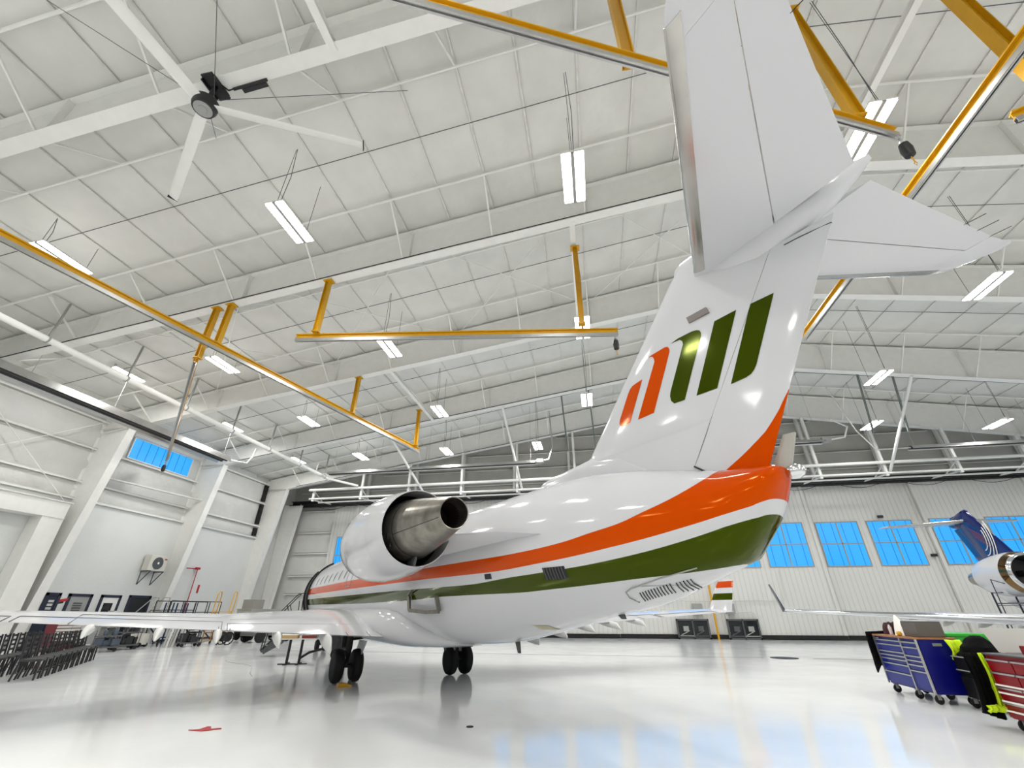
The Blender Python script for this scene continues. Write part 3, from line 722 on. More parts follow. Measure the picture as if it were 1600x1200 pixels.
# eave pipe
mb = MB(); mb.tube((-20.1, 2.0, 10.88), (-20.1, 30.2, 10.88), 0.125, 14); mb.tube((-20.1, 30.2, 10.88), (-18.3, 31.6, 10.6), 0.09, 10)
ep = mb.build('eave_pipe', WHITE_STEEL); tag(ep, 'thick white pipe running under the rafters beside the left wall', 'pipe')
for k in range(9):
    y = 4 + 3.2 * k
    mb = MB(); mb.beam((-20.1, y, 11.0), (-20.1, y + 0.05, roof(-20.1) - .05), 0.08, 0.05); mb.lathe((-20.1, y, 10.88), (0, 1, 0), [(-.03, .15), (.03, .15)], 14); mb.build('pipe_hanger', GREY, ep)
# conduit with red/black line along rafter flanges
for y in (FR[3], FR[1], FR[0]):
    mb = MB(); pts = [(x, y - 0.2 + random.uniform(-.005, .005), botf(x) + 0.04) for x in [-24 + 2 * k for k in range(16)]]; mb.path(pts, 0.02, 6)
    o = mb.build('flange_cable', BLK); tag(o, 'dark cable clipped along the bottom flange of the %s rafter' % {FR[3]: 'second visible', FR[1]: 'fourth visible', FR[0]: 'farthest'}[y], 'cable')
# air conditioner
ac = thing('air_conditioner', 'cream outdoor air conditioner unit on a wall bracket above the doors', 'air conditioner', (XW + 0.45, 23.95, 3.8))
mb = MB(); mb.bbox((-0.25, -0.6, 0), (0.2, 0.55, 0.85)); mb.build('case', BEIGE, ac, 0.02)
mb = MB(); mb.lathe((0.2, -0.05, 0.43), (1, 0, 0), [(0, 0.34), (0.03, 0.34), (0.03, 0.3)], 24); 
mb.build('fan_grille', DKGREY, ac)
mb = MB(); mb.lathe((0.235, -0.05, 0.43), (1, 0, 0), [(0, 0.06), (0.02, 0.06)], 12); mb.build('grille_hub', PAPER, ac)
mb = MB(); mb.box((0.205, 0.42, .68), (0.012, 0.16, 0.07)); mb.build('nameplate', REDP, ac)
for yy in (-0.45, 0.4):
    mb = MB(); mb.beam((-0.35, yy, -0.03), (0.35, yy, -0.03), .05, .05); mb.beam((0.3, yy, -0.03), (-0.33, yy, -0.75), .04, .04); mb.beam((-.34, yy, 0), (-.34, yy, -.76), .04, .04)
    mb.build('bracket', DKGREY, ac)
# red pipe and small sign
mb = MB(); mb.path([(XW + .3, 26.4, 4.18), (XW + .3, 27.25, 4.2), (XW + .3, 27.3, 4.2)], .03); mb.tube((XW + .3, 27.27, 4.25), (XW + .3, 27.27, 0.02), .03); mb.box((XW + .3, 27.27, 4.22), (.14, .3, .14)); o = mb.build('sprinkler_pipe', REDP); tag(o, 'thin red pipe with a valve rising on the left wall', 'pipe')
mb = MB(); mb.box((XW + .12, 28.0, 3.0), (.02, .14, .5)); o = mb.build('wall_sign', REDP); tag(o, 'small upright red sign on the left wall beside the red pipe', 'sign')

# ================================================================ AIRLINERS
ORANGE = srgb(194, 66, 0); GREENL = srgb(44, 57, 0); PWHITE = srgb(199, 200, 203); NAVYP = srgb(12, 30, 92)
def paint(name, kind, base=PWHITE):
    """glossy aircraft paint; livery bands follow height as a function of distance along the fuselage"""
    m = bpy.data.materials.new(name); m.use_nodes = True
    nt = m.node_tree; b = nt.nodes['Principled BSDF']
    b.inputs['Roughness'].default_value = 0.09; b.inputs['Specular IOR Level'].default_value = 0.42
    b.inputs['Base Color'].default_value = base
    OT = (1.0, 0.42, 0.08, 1); GT = (0.7, 0.85, 0.12, 1)      # reflections tinted to the band colour so they do not wash it out
    if base == ORANGE: b.inputs['Specular Tint'].default_value = OT
    if base == GREENL: b.inputs['Specular Tint'].default_value = GT
    if kind == 'plain': return m
    tc = nt.nodes.new('ShaderNodeTexCoord'); sx = nt.nodes.new('ShaderNodeSeparateXYZ'); nt.links.new(tc.outputs['Object'], sx.inputs[0])
    S0, SR, Z0, ZR = -15.0, 28.0, 1.0, 4.0
    ns = nt.nodes.new('ShaderNodeMath'); ns.operation = 'MULTIPLY_ADD'; ns.inputs[1].default_value = 1 / SR; ns.inputs[2].default_value = -S0 / SR; nt.links.new(sx.outputs[0], ns.inputs[0])
    nz = nt.nodes.new('ShaderNodeMath'); nz.operation = 'MULTIPLY_ADD'; nz.inputs[1].default_value = 1 / ZR; nz.inputs[2].default_value = -Z0 / ZR; nt.links.new(sx.outputs[2], nz.inputs[0])
    def curve(tab):
        c = nt.nodes.new('ShaderNodeFloatCurve'); cv = c.mapping.curves[0]
        pts = [((s - S0) / SR, (z - Z0) / ZR) for s, z in tab]
        cv.points[0].location = (0, pts[0][1]); cv.points[1].location = (1, pts[-1][1])
        for p in pts: cv.points.new(*p)
        c.mapping.extend = 'HORIZONTAL'
        for p in cv.points: p.handle_type = 'AUTO_CLAMPED' if kind == 'fuselage' else 'VECTOR'
        c.mapping.update(); nt.links.new(ns.outputs[0], c.inputs['Value']); return c.outputs[0]
    def lt(a, b_):
        q = nt.nodes.new('ShaderNodeMath'); q.operation = 'LESS_THAN'; nt.links.new(a, q.inputs[0]); nt.links.new(b_, q.inputs[1]); return q.outputs[0]
    def mul(a, b_):
        q = nt.nodes.new('ShaderNodeMath'); q.operation = 'MULTIPLY'; nt.links.new(a, q.inputs[0]); nt.links.new(b_, q.inputs[1]); return q.outputs[0]
    def mix(fac, ca, cb):
        q = nt.nodes.new('ShaderNodeMix'); q.data_type = 'RGBA'; nt.links.new(fac, q.inputs[0])
        if isinstance(ca, tuple): q.inputs[6].default_value = ca
        else: nt.links.new(ca, q.inputs[6])
        q.inputs[7].default_value = cb; return q.outputs[2]
    z = nz.outputs[0]
    if kind == 'fuselage':
        ot = curve([(-14, 2.5), (-2.2, 2.47), (3.5, 2.39), (6.4, 2.38), (7.24, 2.39), (8.26, 2.45), (8.79, 2.52), (9.25, 2.585), (9.6, 2.68), (9.96, 2.79), (10.21, 2.90), (10.42, 3.04), (10.7, 3.3)])
        ol = curve([(-14, 2.27), (-2, 2.22), (3.5, 2.18), (6.4, 2.16), (7.9, 2.22), (9.0, 2.305), (9.8, 2.40), (10.84, 2.59), (11.1, 2.68)])
        gt = curve([(-14, 2.1), (-8, 2.08), (1.1, 2.03), (5.8, 2.0), (7.14, 2.06), (7.8, 2.09), (9.0, 2.165), (9.96, 2.29), (10.84, 2.48), (11.1, 2.56)])
        gl = curve([(-14, 1.87), (-8, 1.86), (0.5, 1.8), (3.5, 1.81), (5.2, 1.84), (7.0, 1.84), (7.9, 1.87), (9.1, 1.93), (10.1, 2.0), (10.45, 2.05), (11.1, 2.2)])
        mo = mul(lt(ol, z), lt(z, ot)); mg = mul(lt(gl, z), lt(z, gt))
        c = mix(mg, mix(mo, base, ORANGE), GREENL); tint = mix(mg, mix(mo, (1, 1, 1, 1), OT), GT)
    elif kind == 'fin':
        g = curve([(10.2, 2.9), (10.30, 3.02), (10.43, 3.09), (10.75, 3.25), (11.01, 3.41), (11.23, 3.61), (11.54, 3.97), (11.9, 4.5), (12.1, 4.9)])
        mo = lt(z, g); c = mix(mo, base, ORANGE); tint = mix(mo, (1, 1, 1, 1), OT)
    elif kind == 'winglet':
        # bands by height: white, green, white, orange
        zz = sx.outputs[2]
        def band(a, b_):
            q = nt.nodes.new('ShaderNodeMath'); q.operation = 'GREATER_THAN'; nt.links.new(zz, q.inputs[0]); q.inputs[1].default_value = a
            r_ = nt.nodes.new('ShaderNodeMath'); r_.operation = 'LESS_THAN'; nt.links.new(zz, r_.inputs[0]); r_.inputs[1].default_value = b_
            return mul(q.outputs[0], r_.outputs[0])
        c = mix(band(1.98, 2.2), base, GREENL); c = mix(band(2.38, 2.6), c, ORANGE); tint = mix(band(1.98, 2.2), (1, 1, 1, 1), GT)
    nt.links.new(c, b.inputs['Base Color']); nt.links.new(tint, b.inputs['Specular Tint'])
    return m

FUS = [  # s, half width, top z, bottom z
    (-14.05, 0.03, 1.78, 1.72), (-13.95, 0.22, 1.98, 1.52), (-13.6, 0.48, 2.24, 1.28), (-13.0, 0.76, 2.55, 1.10), (-12.2, 1.03, 3.0, 0.97), (-11.4, 1.2, 3.38, 0.93),
    (-10.6, 1.31, 3.58, 0.91), (-9.8, 1.37, 3.65, 0.90), (-9, 1.38, 3.66, 0.9), (-4, 1.38, 3.66, 0.9), (0, 1.38, 3.66, 0.9), (2, 1.38, 3.66, .88), (4, 1.37, 3.66, .97), (5.5, 1.30, 3.66, 1.07), (7, 1.16, 3.64, 1.3),
    (8.2, .97, 3.58, 1.51), (9.2, .78, 3.42, 1.67), (10, .58, 3.22, 1.92), (10.5, .45, 3.1, 2.07), (10.9, .30, 3.05, 2.5), (11.05, .2, 3.02, 2.78), (11.1, .12, 2.99, 2.86)]
def fus_at(s):
    a = smooth_tab([(f[0], f[1]) for f in FUS], s); t = smooth_tab([(f[0], f[2]) for f in FUS], s); b = smooth_tab([(f[0], f[3]) for f in FUS], s)
    return a, t, b
def fus_pt(s, side, z, off=0.0):
    """point on the fuselage skin at station s, height z, on side -1/+1"""
    a, t, b = fus_at(s); zc = (t + b) / 2; hb = (t - b) / 2
    q = max(-1, min(1, (z - zc) / hb)); th = math.asin(q)
    return Vector((s, side * (a + off) * math.cos(th), zc + (hb + off) * math.sin(th)))
def patch(s0, s1, z0, z1, side, off=0.004, n=6, sh0=0.0, sh1=0.0):
    """small plate that follows the skin"""
    V = []; F = []
    for i in range(n + 1):
        for j in range(n + 1):
            s = s0 + (s1 - s0) * i / n; z = z0 + (z1 - z0) * j / n
            V.append(fus_pt(s + sh1 * j / n, side, z, off))
    for i in range(n):
        for j in range(n):
            q = i * (n + 1) + j; F.append((q, q + 1, q + n + 2, q + n + 1))
    return V, F

FINLE = [(3.5, 6.55), (3.68, 6.62), (3.77, 6.95), (3.80, 7.6), (3.88, 8.02), (4.18, 8.31), (4.74, 8.84), (5.71, 9.79), (6.2, 10.26), (6.4, 10.5)]
def fin_le(z): return lerp(FINLE, z)
def fin_te(z): return 10.95 + 0.577 * (z - 3.02)
def fin_hinge(z): return 10.07 + 0.706 * (z - 3.25)
def fin_th(s, z):
    """half thickness of fin at (s, z)"""
    te = fin_te(z); le = min(fin_le(z), 8.41 + .967 * (z - 4.13)) if z > 3.9 else fin_le(z)
    c = te - le; u = max(0.0, min(1.0, (s - le) / c))
    return max(0.0, 0.135 * (min(1, c / 2.3)) * (2.97 * math.sqrt(u) - 1.26 * u - 3.52 * u * u + 2.84 * u ** 3 - 1.015 * u ** 4) * 0.99) + (0.012 if 0.02 < u < .97 else 0)
def fin_surface(zs, fa, fb, n=26, cosine=True):
    """closed loft between station functions fa(z) and fb(z)"""
    rings = []
    for z in zs:
        a, b = fa(z), fb(z); up = []; dn = []
        for k in range(n + 1):
            u = k / n
            if cosine: u = 0.5 - 0.5 * math.cos(PI * u)
            s = a + (b - a) * u; t = fin_th(s, z)
            up.append((s, t, z)); dn.append((s, -t, z))
        rings.append(up + dn[::-1])
    return rings

LOGO = {  # vertical-fin emblem strokes, (s, z)
 'orange': [[(9.52, 4.785), (9.39, 4.78), (9.3, 4.77), (9.24, 4.74), (9.18, 4.67), (8.95, 4.31), (8.93, 4.24), (8.95, 4.19), (9.0, 4.17), (9.16, 4.18)],
            [(9.63, 5.08), (9.73, 5.1), (9.9, 5.1), (10.03, 5.1), (10.08, 5.08), (10.1, 5.03), (10.09, 4.98), (9.88, 4.61), (9.63, 4.17), (9.32, 4.17), (9.8, 4.96), (9.8, 5.02), (9.78, 5.06), (9.73, 5.085), (9.69, 5.088)]],
 'green': [[(10.14, 5.1), (10.27, 5.12), (10.50, 5.11), (10.58, 5.09), (10.62, 5.06), (10.63, 5.02), (10.62, 4.97), (10.38, 4.56), (10.16, 4.17), (9.99, 4.18), (9.95, 4.24), (9.95, 4.31), (9.97, 4.37), (10.33, 4.99), (10.33, 5.04), (10.3, 5.08), (10.24, 5.09)],
           [(10.85, 5.08), (11.16, 5.08), (10.64, 4.15), (10.34, 4.16)],
           [(11.34, 5.06), (11.63, 5.05), (11.18, 4.25), (11.14, 4.2), (11.09, 4.16), (11.02, 4.14), (10.82, 4.13), (11.26, 4.92)]]}
def decal(poly, side, off=0.004):
    """stroke that follows the curved fin skin"""
    P = []
    for (a, b), (c, d) in zip(poly, poly[1:] + poly[:1]):
        L_ = math.hypot(c - a, d - b); n = max(1, int(L_ / 0.05))
        for k in range(n): P.append((a + (c - a) * k / n, b + (d - b) * k / n))
    n0 = len(P); edges = [(i, (i + 1) % n0) for i in range(n0)]
    def inside(x, y):
        r = False
        for i in range(n0):
            x1, y1 = P[i]; x2, y2 = P[(i + 1) % n0]
            if (y1 > y) != (y2 > y) and x < (x2 - x1) * (y - y1) / (y2 - y1) + x1: r = not r
        return r
    xs = [p[0] for p in P]; ys = [p[1] for p in P]; Q = list(P)
    x = min(xs)
    while x < max(xs):
        y = min(ys)
        while y < max(ys):
            if inside(x, y) and min(math.hypot(x - p[0], y - p[1]) for p in P) > 0.02: Q.append((x, y))
            y += 0.05
        x += 0.05
    vs, es, fs, *_ = delaunay_2d_cdt([Vector(q) for q in Q], edges, [], 0, 1e-5)
    V = [(v.x, side * (fin_th(v.x, v.y) + off), v.y) for v in vs]
    F = [f for f in fs if inside(sum(vs[i].x for i in f) / 3, sum(vs[i].y for i in f) / 3)]
    m_ = MB(); m_.add(V, F, 0, True)
    return m_

def airfoil_ring(le, te, tc, camber=0.0, n=16, mirror=1):
    """ring of points between 3D leading and trailing edge, thickness along z (tc = thickness ratio)"""
    le = Vector(le); te = Vector(te); c = (te - le).length; up = []; dn = []
    for k in range(n + 1):
        u = 0.5 - 0.5 * math.cos(PI * k / n)
        t = 5 * tc * c * (0.2969 * math.sqrt(u) - 0.126 * u - 0.3516 * u * u + 0.2843 * u ** 3 - 0.1015 * u ** 4)
        p = le + (te - le) * u; cz = camber * c * 4 * u * (1 - u)
        up.append(p + Vector((0, 0, cz + t))); dn.append(p + Vector((0, 0, cz - t)))
    return up + dn[::-1][1:-1]

def wing_te_z(w): return 1.09 + 0.0572 * (abs(w) - 1.65)
WING = [(1.0, -4.5, 2.15), (4.6, -0.75, 2.12), (8.0, 0.95, 2.62), (10.5, 1.95, 3.08), (10.75, 2.12, 3.1)]
def wing_le(w): return lerp([(a, b) for a, b, c in WING], abs(w))
def wing_te(w): return lerp([(a, c) for a, b, c in WING], abs(w))

def build_airliner(label, loc, rz, livery):
    root = thing('airliner', label, 'airplane', loc, rz)
    own = livery == 'orange'
    white = paint('aircraft_white_' + livery, 'plain')
    if own:
        fusm = paint('fuselage_livery', 'fuselage'); finm = paint('fin_livery', 'fin'); wlm = paint('winglet_livery', 'winglet'); stabm = white; engm = white
        logom = {'orange': paint('logo_orange', 'plain', ORANGE), 'green': paint('logo_green', 'plain', GREENL)}
    else:
        fusm = white; finm = paint('navy_fin_paint', 'plain', NAVYP); wlm = paint('navy_winglet_paint', 'plain', srgb(70, 76, 96)); stabm = white; engm = white
    orange_m = logom['orange'] if own else finm
    # ---- fuselage
    mb = MB(); rings = []
    ss = [f[0] for f in FUS[:7]] + [-13.8, -13.3, -12.6, -11.8] + [-9.8 + 0.35 * k for k in range(60)] + [10.95, 11.0, 11.05, 11.08, 11.1]
    ss = sorted(set(round(s, 3) for s in ss if s <= 11.1))
    for s in ss:
        a, t, b = fus_at(s); zc, hb = (t + b) / 2, (t - b) / 2
        rings.append([(s, a * math.cos(2 * PI * k / 64), zc + hb * math.sin(2 * PI * k / 64)) for k in range(64)])
    mb.loft(rings); fus = mb.build('fuselage', fusm, root)
    # belly fairing
    mb = MB(); rings = []
    for s, a, zt, zb in ((-6.2, .3, 1.2, 1.0), (-5.6, .9, 1.45, .9), (-4.6, 1.35, 1.7, .86), (-3, 1.5, 1.8, .84), (0, 1.5, 1.8, .82), (1.6, 1.5, 1.78, .83), (2.4, 1.42, 1.7, .84), (3.0, 1.2, 1.52, .87), (3.5, .85, 1.3, .90), (3.9, .4, 1.12, .95)):
        ring = []
        for k in range(40):
            th = 2 * PI * k / 40; c, s_ = math.cos(th), math.sin(th); p = 0.72
            ring.append((s, a * math.copysign(abs(c) ** p, c), (zt + zb) / 2 + (zt - zb) / 2 * math.copysign(abs(s_) ** p, s_)))
        rings.append(ring)
    mb.loft(rings); mb.build('belly_fairing', white, root)
    # cabin windows
    for side in (-1, 1):
        for k in range(14):
            s = -7.75 + 0.80 * k
            if abs(s + 2.15) < 0.35: continue
            mb = MB(); c0 = []
            for q in range(16):
                th = 2 * PI * q / 16; c0.append(fus_pt(s + 0.11 * math.cos(th), side, 2.73 + 0.17 * math.sin(th), 0.004))
            mb.add([fus_pt(s, side, 2.73, 0.006)] + c0, [(0, 1 + q, 1 + (q + 1) % 16) for q in range(16)], 0, True); mb.build('cabin_window', GLASSB if not own else mat('shaded_window', srgb(120, 122, 122), 0.25), root)
    # overwing exit outline
    for side in (-1, 1):
        mb = MB()
        for s in (-2.45, -1.85):
            mb.path([fus_pt(s, side, 2.3 + 0.08 * k, .004) for k in range(11)], 0.012, 5)
        mb.path([fus_pt(-2.45 + .1 * k, side, 3.1, .004) for k in range(7)], .012, 5); mb.path([fus_pt(-2.45 + .1 * k, side, 2.3, .004) for k in range(7)], .012, 5)
        mb.build('exit_outline', GREY, root)
    # door opening, seal, airstair (port side)
    V, F = patch(-9.95, -9.05, 1.58, 3.25, -1, 0.006, 8); mb = MB(); mb.add(V, F, 0, True); mb.build('doorway', BLKP, root)  # black patch stands for the dark interior behind the opening
    mb = MB(); mb.path([fus_pt(-9.02, -1, 1.55 + 0.1 * k, .03) for k in range(21)], 0.045, 6); mb.path([fus_pt(-9.97, -1, 1.55 + 0.1 * k, .03) for k in range(18)], 0.035, 6); mb.build('door_seal', BLKR, root)
    ws = -1
    mb = MB()
    mb.prism([(-9.9, -1.35, 1.55), (-9.9, -2.7, .22), (-9.9, -2.62, .1), (-9.9, -2.0, .45), (-9.9, -1.3, 1.35)], (.06, 0, 0)); mb.prism([(-9.1, -1.35, 1.55), (-9.1, -2.7, .22), (-9.1, -2.62, .1), (-9.1, -2.0, .45), (-9.1, -1.3, 1.35)], (.06, 0, 0))
    for k in range(5): u = (k + .5) / 5; mb.box((-9.5, -1.4 - 1.25 * u, 1.5 - 1.25 * u), (.8, .26, .03))
    stair = mb.build('airstair', DKGREY, root)
    mb = MB()
    for s in (-9.92, -9.06):
        mb.path([(s, -1.42, 2.35), (s, -1.65, 2.3), (s, -2.6, 1.15), (s, -2.66, .25)], .022, 6); mb.path([(s, -2.0, 1.85), (s, -1.75, 1.2)], .018, 6); mb.path([(s, -1.55, 2.05), (s, -1.5, 1.5)], .018, 6)
    mb.build('handrail', BLK, stair)
    # fuselage details seen on the rear
    def plate(nm, s0, s1, z0, z1, m_, side=-1, off=.005, **k):
        V, F = patch(s0, s1, z0, z1, side, off, **k); q = MB(); q.add(V, F, 0, True); return q.build(nm, m_, root)
    ov = plate('outflow_grille', 7.84, 8.26, 1.99, 2.15, BLK)
    q = MB()
    for k in range(7):
        s = 7.88 + .055 * k; q.path([fus_pt(s, -1, 1.995 + .03 * j, .012) for j in range(6)], .008, 4)
    q.build('grille_slat', DKGREY, ov)
    plate('vent_port', 6.48, 6.66, 2.06, 2.14, BLK)
    plate('access_panel', 6.9, 7.15, 1.33, 1.39, mat('tan_primer', srgb(176, 170, 140), .6)) if own else None
    # scoop panel with louvres under the tail
    q = MB()
    oc = [(9.0, 1.66), (9.85, 1.97), (9.97, 1.99)]; 
    V, F = patch(9.0, 9.85, 1.70, 1.86, -1, .006, 8, 0, .12); q.add(V, F, 0, True); pn = q.build('louvre_panel', white, root)
    q = MB()
    for k in range(16):
        s = 9.12 + 0.042 * k + (0.03 if k > 10 else 0); z = 1.71 + 0.0085 * k
        q.path([fus_pt(s + .05 * u, -1, z + .085 * u, .012) for u in (0, .5, 1)], .009, 4)
    q.build('louvre', BLK, pn)
    q = MB(); outline = [(9.0, 1.76), (9.02, 1.70), (9.1, 1.68), (9.35, 1.70)]
    outline = [(8.98, 1.78), (8.98, 1.72), (9.04, 1.67), (9.2, 1.69), (9.7, 1.80)]
    q.path([fus_pt(s, -1, z, .008) for s, z in [(10.0, 2.03), (9.5, 1.93), (9.1, 1.84), (8.99, 1.80), (8.97, 1.74), (9.02, 1.69)]], .009, 5); q.build('panel_seam', GREY, pn)
    # underside antennas / drain masts
    for s, h_ in ((5.6, .16), (8.3, .04), (3.2, .1), (2.4, .1)):
        a, t, b = fus_at(s); q = MB(); q.prism([(s, -.015, b + .03), (s + .14, -.015, b + .03), (s + .17, -.015, b - h_), (s + .1, -.015, b - h_)], (0, .03, 0)); q.build('drain_mast', DKGREY, root)
    # refuelling style folded step on the rear flank
    if own:
        q = MB(); pts = [fus_pt(3.75, -1, 1.99, .02) + Vector((0, -.06, .0)), fus_pt(3.45, -1, 1.93, .02), fus_pt(3.45, -1, 1.9, .05), fus_pt(3.4, -1, 1.66, .1), fus_pt(4.3, -1, 1.63, .1), fus_pt(4.75, -1, 1.63, .08), fus_pt(4.75, -1, 1.86, .03)]
        for p_, q_ in zip(pts[1:-1], pts[2:]): q.beam(p_, q_, .05, .07)
        q.beam(pts[0], pts[1], .06, .03)
        q.build('fold_out_step', mat('dark_step_metal', srgb(128, 124, 116), .35, .7, noise=.3, nscale=8), root)  # dark grey metal with random mottling
    # tail cone: light and small fairing
    q = MB(); q.lathe((11.08, 0.06, 2.93), (1, 0.1, 0), [(0, .05), (.06, .075), (.12, .08), (.17, .06), (.2, .02)], 16); q.build('tail_light', CHROME, root)
    q = MB(); q.loft([airfoil_ring((10.92, .08, 2.98), (11.14, .08, 2.98), .12), airfoil_ring((11.14, .1, 3.36), (11.27, .1, 3.37), .12)]); 
    q2 = MB(); q2.prism([(10.93, .06, 2.98), (11.15, .06, 2.98), (11.3, .06, 3.35), (11.17, .06, 3.36)], (0, .035, 0)); q2.build('tail_blade', GREYFAIR, root)
    # ---- fin
    zs = [3.45, 3.55, 3.64, 3.70, 3.74, 3.77, 3.785, 3.80, 3.83, 3.86, 3.9, 3.98, 4.08, 4.2, 4.4, 4.6, 4.8, 5.0, 5.2, 5.4, 5.6, 5.75, 5.95, 6.12, 6.28]
    mb = MB(); rings = fin_surface([z for z in zs], fin_le, lambda z: max(fin_hinge(z) - 0.003, fin_le(z) + .1)); mb.loft(rings)
    fin = mb.build('vertical_fin', finm, root)
    # root of the fin down to the rudder bottom
    mb = MB(); zr = [3.0, 3.07, 3.16, 3.25, 3.35, 3.46]
    def rud_bottom(s): return 3.25 - .75 * (s - 10.07) if s < 10.31 else 3.07 - .125 * (s - 10.31)
    rings = fin_surface([3.0, 3.1, 3.2, 3.3, 3.4, 3.46], lambda z: 8.8, lambda z: (fin_hinge(z) - .008) if z > 3.25 else 10.05 + (3.25 - z) * 1.33, 14, False); 
    rings = [[(s, math.copysign(max(abs(w_), 0.0), w_), z) for s, w_, z in r_] for r_ in rings]
    mb.loft(rings); mb.build('fin_root', white, root)
    # rudder
    mb = MB(); rings = []
    for z in [2.99, 3.0, 3.02, 3.04, 3.07, 3.12, 3.18, 3.25, 3.4, 3.6, 3.9, 4.2, 4.5, 4.8, 5.1, 5.4, 5.66]:
        if z < 3.07: a = 10.31 + (3.07 - z) / .125 + .01
        elif z < 3.25: a = 10.31 - (z - 3.07) / .75 + .01
        else: a = fin_hinge(z) + .003
        b = fin_te(z); a = min(a, b - .02)
        up = []; dn = []
        for k in range(9):
            s = a + (b - a) * k / 8; t = max(fin_th(s, z), .006); up.append((s, t, z)); dn.append((s, -t, z))
        rings.append(up + dn[::-1])
    mb.loft(rings); rud = mb.build('rudder', finm, root)
    q = MB(); q.path([(fin_hinge(z), -fin_th(fin_hinge(z), z) - .001, z) for z in (3.27, 3.8, 4.4, 5.0, 5.6)], .004, 4); q.path([(fin_hinge(z), fin_th(fin_hinge(z), z) + .001, z) for z in (3.27, 3.8, 4.4, 5.0, 5.6)], .004, 4); q.build('hinge_seam', GREY, rud)
    q = MB()
    for sd in (-1, 1): q.path([(s_, sd * (max(.2 * (1 if s_ < 11.9 else .8), fin_th(s_, z_)) if s_ < 11.9 else fin_th(s_, z_) + .004), z_) for s_, z_ in ((11.92, 5.60), (12.1, 5.59), (12.42, 5.56))], .007, 4)
    q.build('rudder_top_seam', BLK, rud)
    if own:
        for cn in ('orange', 'green'):
            for poly in LOGO[cn]:
                for side in (-1, 1): decal(poly, side).build('logo_stroke', logom[cn], rud if (poly is LOGO['green'][2]) else fin)
        q = MB(); t = fin_th(10.6, 5.3)
        q.prism([(10.48, -t + .01, 5.36), (10.8, -t + .01, 5.34), (10.82, -t + .01, 5.24), (10.5, -t + .01, 5.25)], (0, -.03, 0)); q.build('air_scoop', mat('scoop_inner', srgb(120, 112, 108), .5), fin)
    else:
        for k in range(4):
            q = MB(); r_ = .55 + .22 * k
            q.path([(10.2 - .2 + r_ * .9 * math.cos(a), .17, 4.95 + r_ * 1.1 * math.sin(a)) for a in [R(150 + 8 * j) for j in range(16)]], .02, 5); q.build('fin_ring', PAPER, fin)
        q = MB()
        for k in range(7): q.prism([(9.35 + .15 * k, .165, 4.35 + .1 * k), (9.41 + .15 * k, .165, 4.35 + .1 * k), (9.75 + .15 * k, .165, 5.1 + .08 * k), (9.7 + .15 * k, .165, 5.1 + .08 * k)], (0, .01, 0))
        q.build('fin_stripe', mat('fin_red_stripe', srgb(105, 50, 80), .4), fin)
    q = MB(); rings = []
    for s, a, zt in ((6.58, .03, 3.69), (6.62, .09, 3.75), (6.72, .13, 3.79), (6.95, .155, 3.83), (7.6, .165, 3.86), (8.2, .17, 3.9), (8.8, .16, 3.78), (9.3, .12, 3.5), (9.7, .06, 3.25), (9.9, .02, 3.12)):
        zb = 3.3 if s < 9 else 3.1
        rings.append([(s, a * math.copysign(abs(math.cos(t)) ** .8, math.cos(t)), (zt + zb) / 2 + (zt - zb) / 2 * math.copysign(abs(math.sin(t)) ** .6, math.sin(t))) for t in [2 * PI * k / 32 for k in range(32)]])
    q.loft(rings); q.build('dorsal_fillet', white, root)
    q = MB()
    for sd in (-1, 1): q.path([(10.07, sd * (fin_th(10.1, 3.25) + .012), 3.25), (10.31, sd * (fin_th(10.31, 3.09) + .012), 3.075), (10.6, sd * (fin_th(10.6, 3.06) + .01), 3.04)], .012, 5)
    q.build('rudder_foot_seam', BLK, rud)
    # fin leading edge metal
    q = MB(); q.path([(fin_le(z) - .004, 0, z) for z in (4.9, 5.2, 5.5, 5.8)], .016, 6); q.build('fin_leading_edge', ALU, fin)
    # bullet fairing
    mb = MB(); rings = []
    for s, a, zt, zb in ((10.36, .02, 6.36, 6.30), (10.42, .06, 6.42, 6.22), (10.55, .11, 6.45, 6.08), (10.75, .155, 6.45, 5.92), (10.95, .18, 6.43, 5.78), (11.2, .205, 6.4, 5.67), (11.6, .22, 6.34, 5.60), (12.1, .2, 6.26, 5.68), (12.5, .15, 6.2, 5.77), (12.8, .09, 6.14, 5.92), (12.98, .03, 6.1, 6.04)):
        ring = [(s, a * math.cos(2 * PI * k / 32), (zt + zb) / 2 + (zt - zb) / 2 * math.sin(2 * PI * k / 32)) for k in range(32)]
        rings.append(ring)
    mb.loft(rings); mb.build('bullet_fairing', white if own else finm, root)
    # ---- horizontal stabilisers
    for side in (-1, 1):
        def zst(w): return 5.95 + 0.045 * (w - .2)
        hin = lambda w: 11.95 + .44 * (w - .2)
        te_ = lambda w: 12.86 + .19 * (w - .2) if w < 2.9 else 13.38
        le_ = lambda w: 10.72 + .655 * (w - .1)
        def full(w, le, te, tipz=0):
            return airfoil_ring((le, side * w, zst(w)), (te, side * w, zst(w)), .09, 0, 14)
        mb = MB(); rings = []
        def cut(w, a, b, le=None, te=None):
            """part of the section between chord stations a and b"""
            le = le_(w) if le is None else le; te = te_(w) if te is None else te; c = te - le; up = []; dn = []
            for k in range(15):
                u0 = 0.5 - .5 * math.cos(PI * k / 14); s = a + (b - a) * (u0 if a == le else k / 14); u = max(0, min(1, (s - le) / c))
                t = 5 * .09 * c * (0.2969 * math.sqrt(u) - 0.126 * u - 0.3516 * u * u + 0.2843 * u ** 3 - 0.1015 * u ** 4)
                up.append((s, side * w, zst(w) + t)); dn.append((s, side * w, zst(w) - t))
            return up + dn[::-1]
        for w in (.1, .6, 1.2, 1.8, 2.4, 2.72): rings.append(cut(w, le_(w), hin(w) - .008))
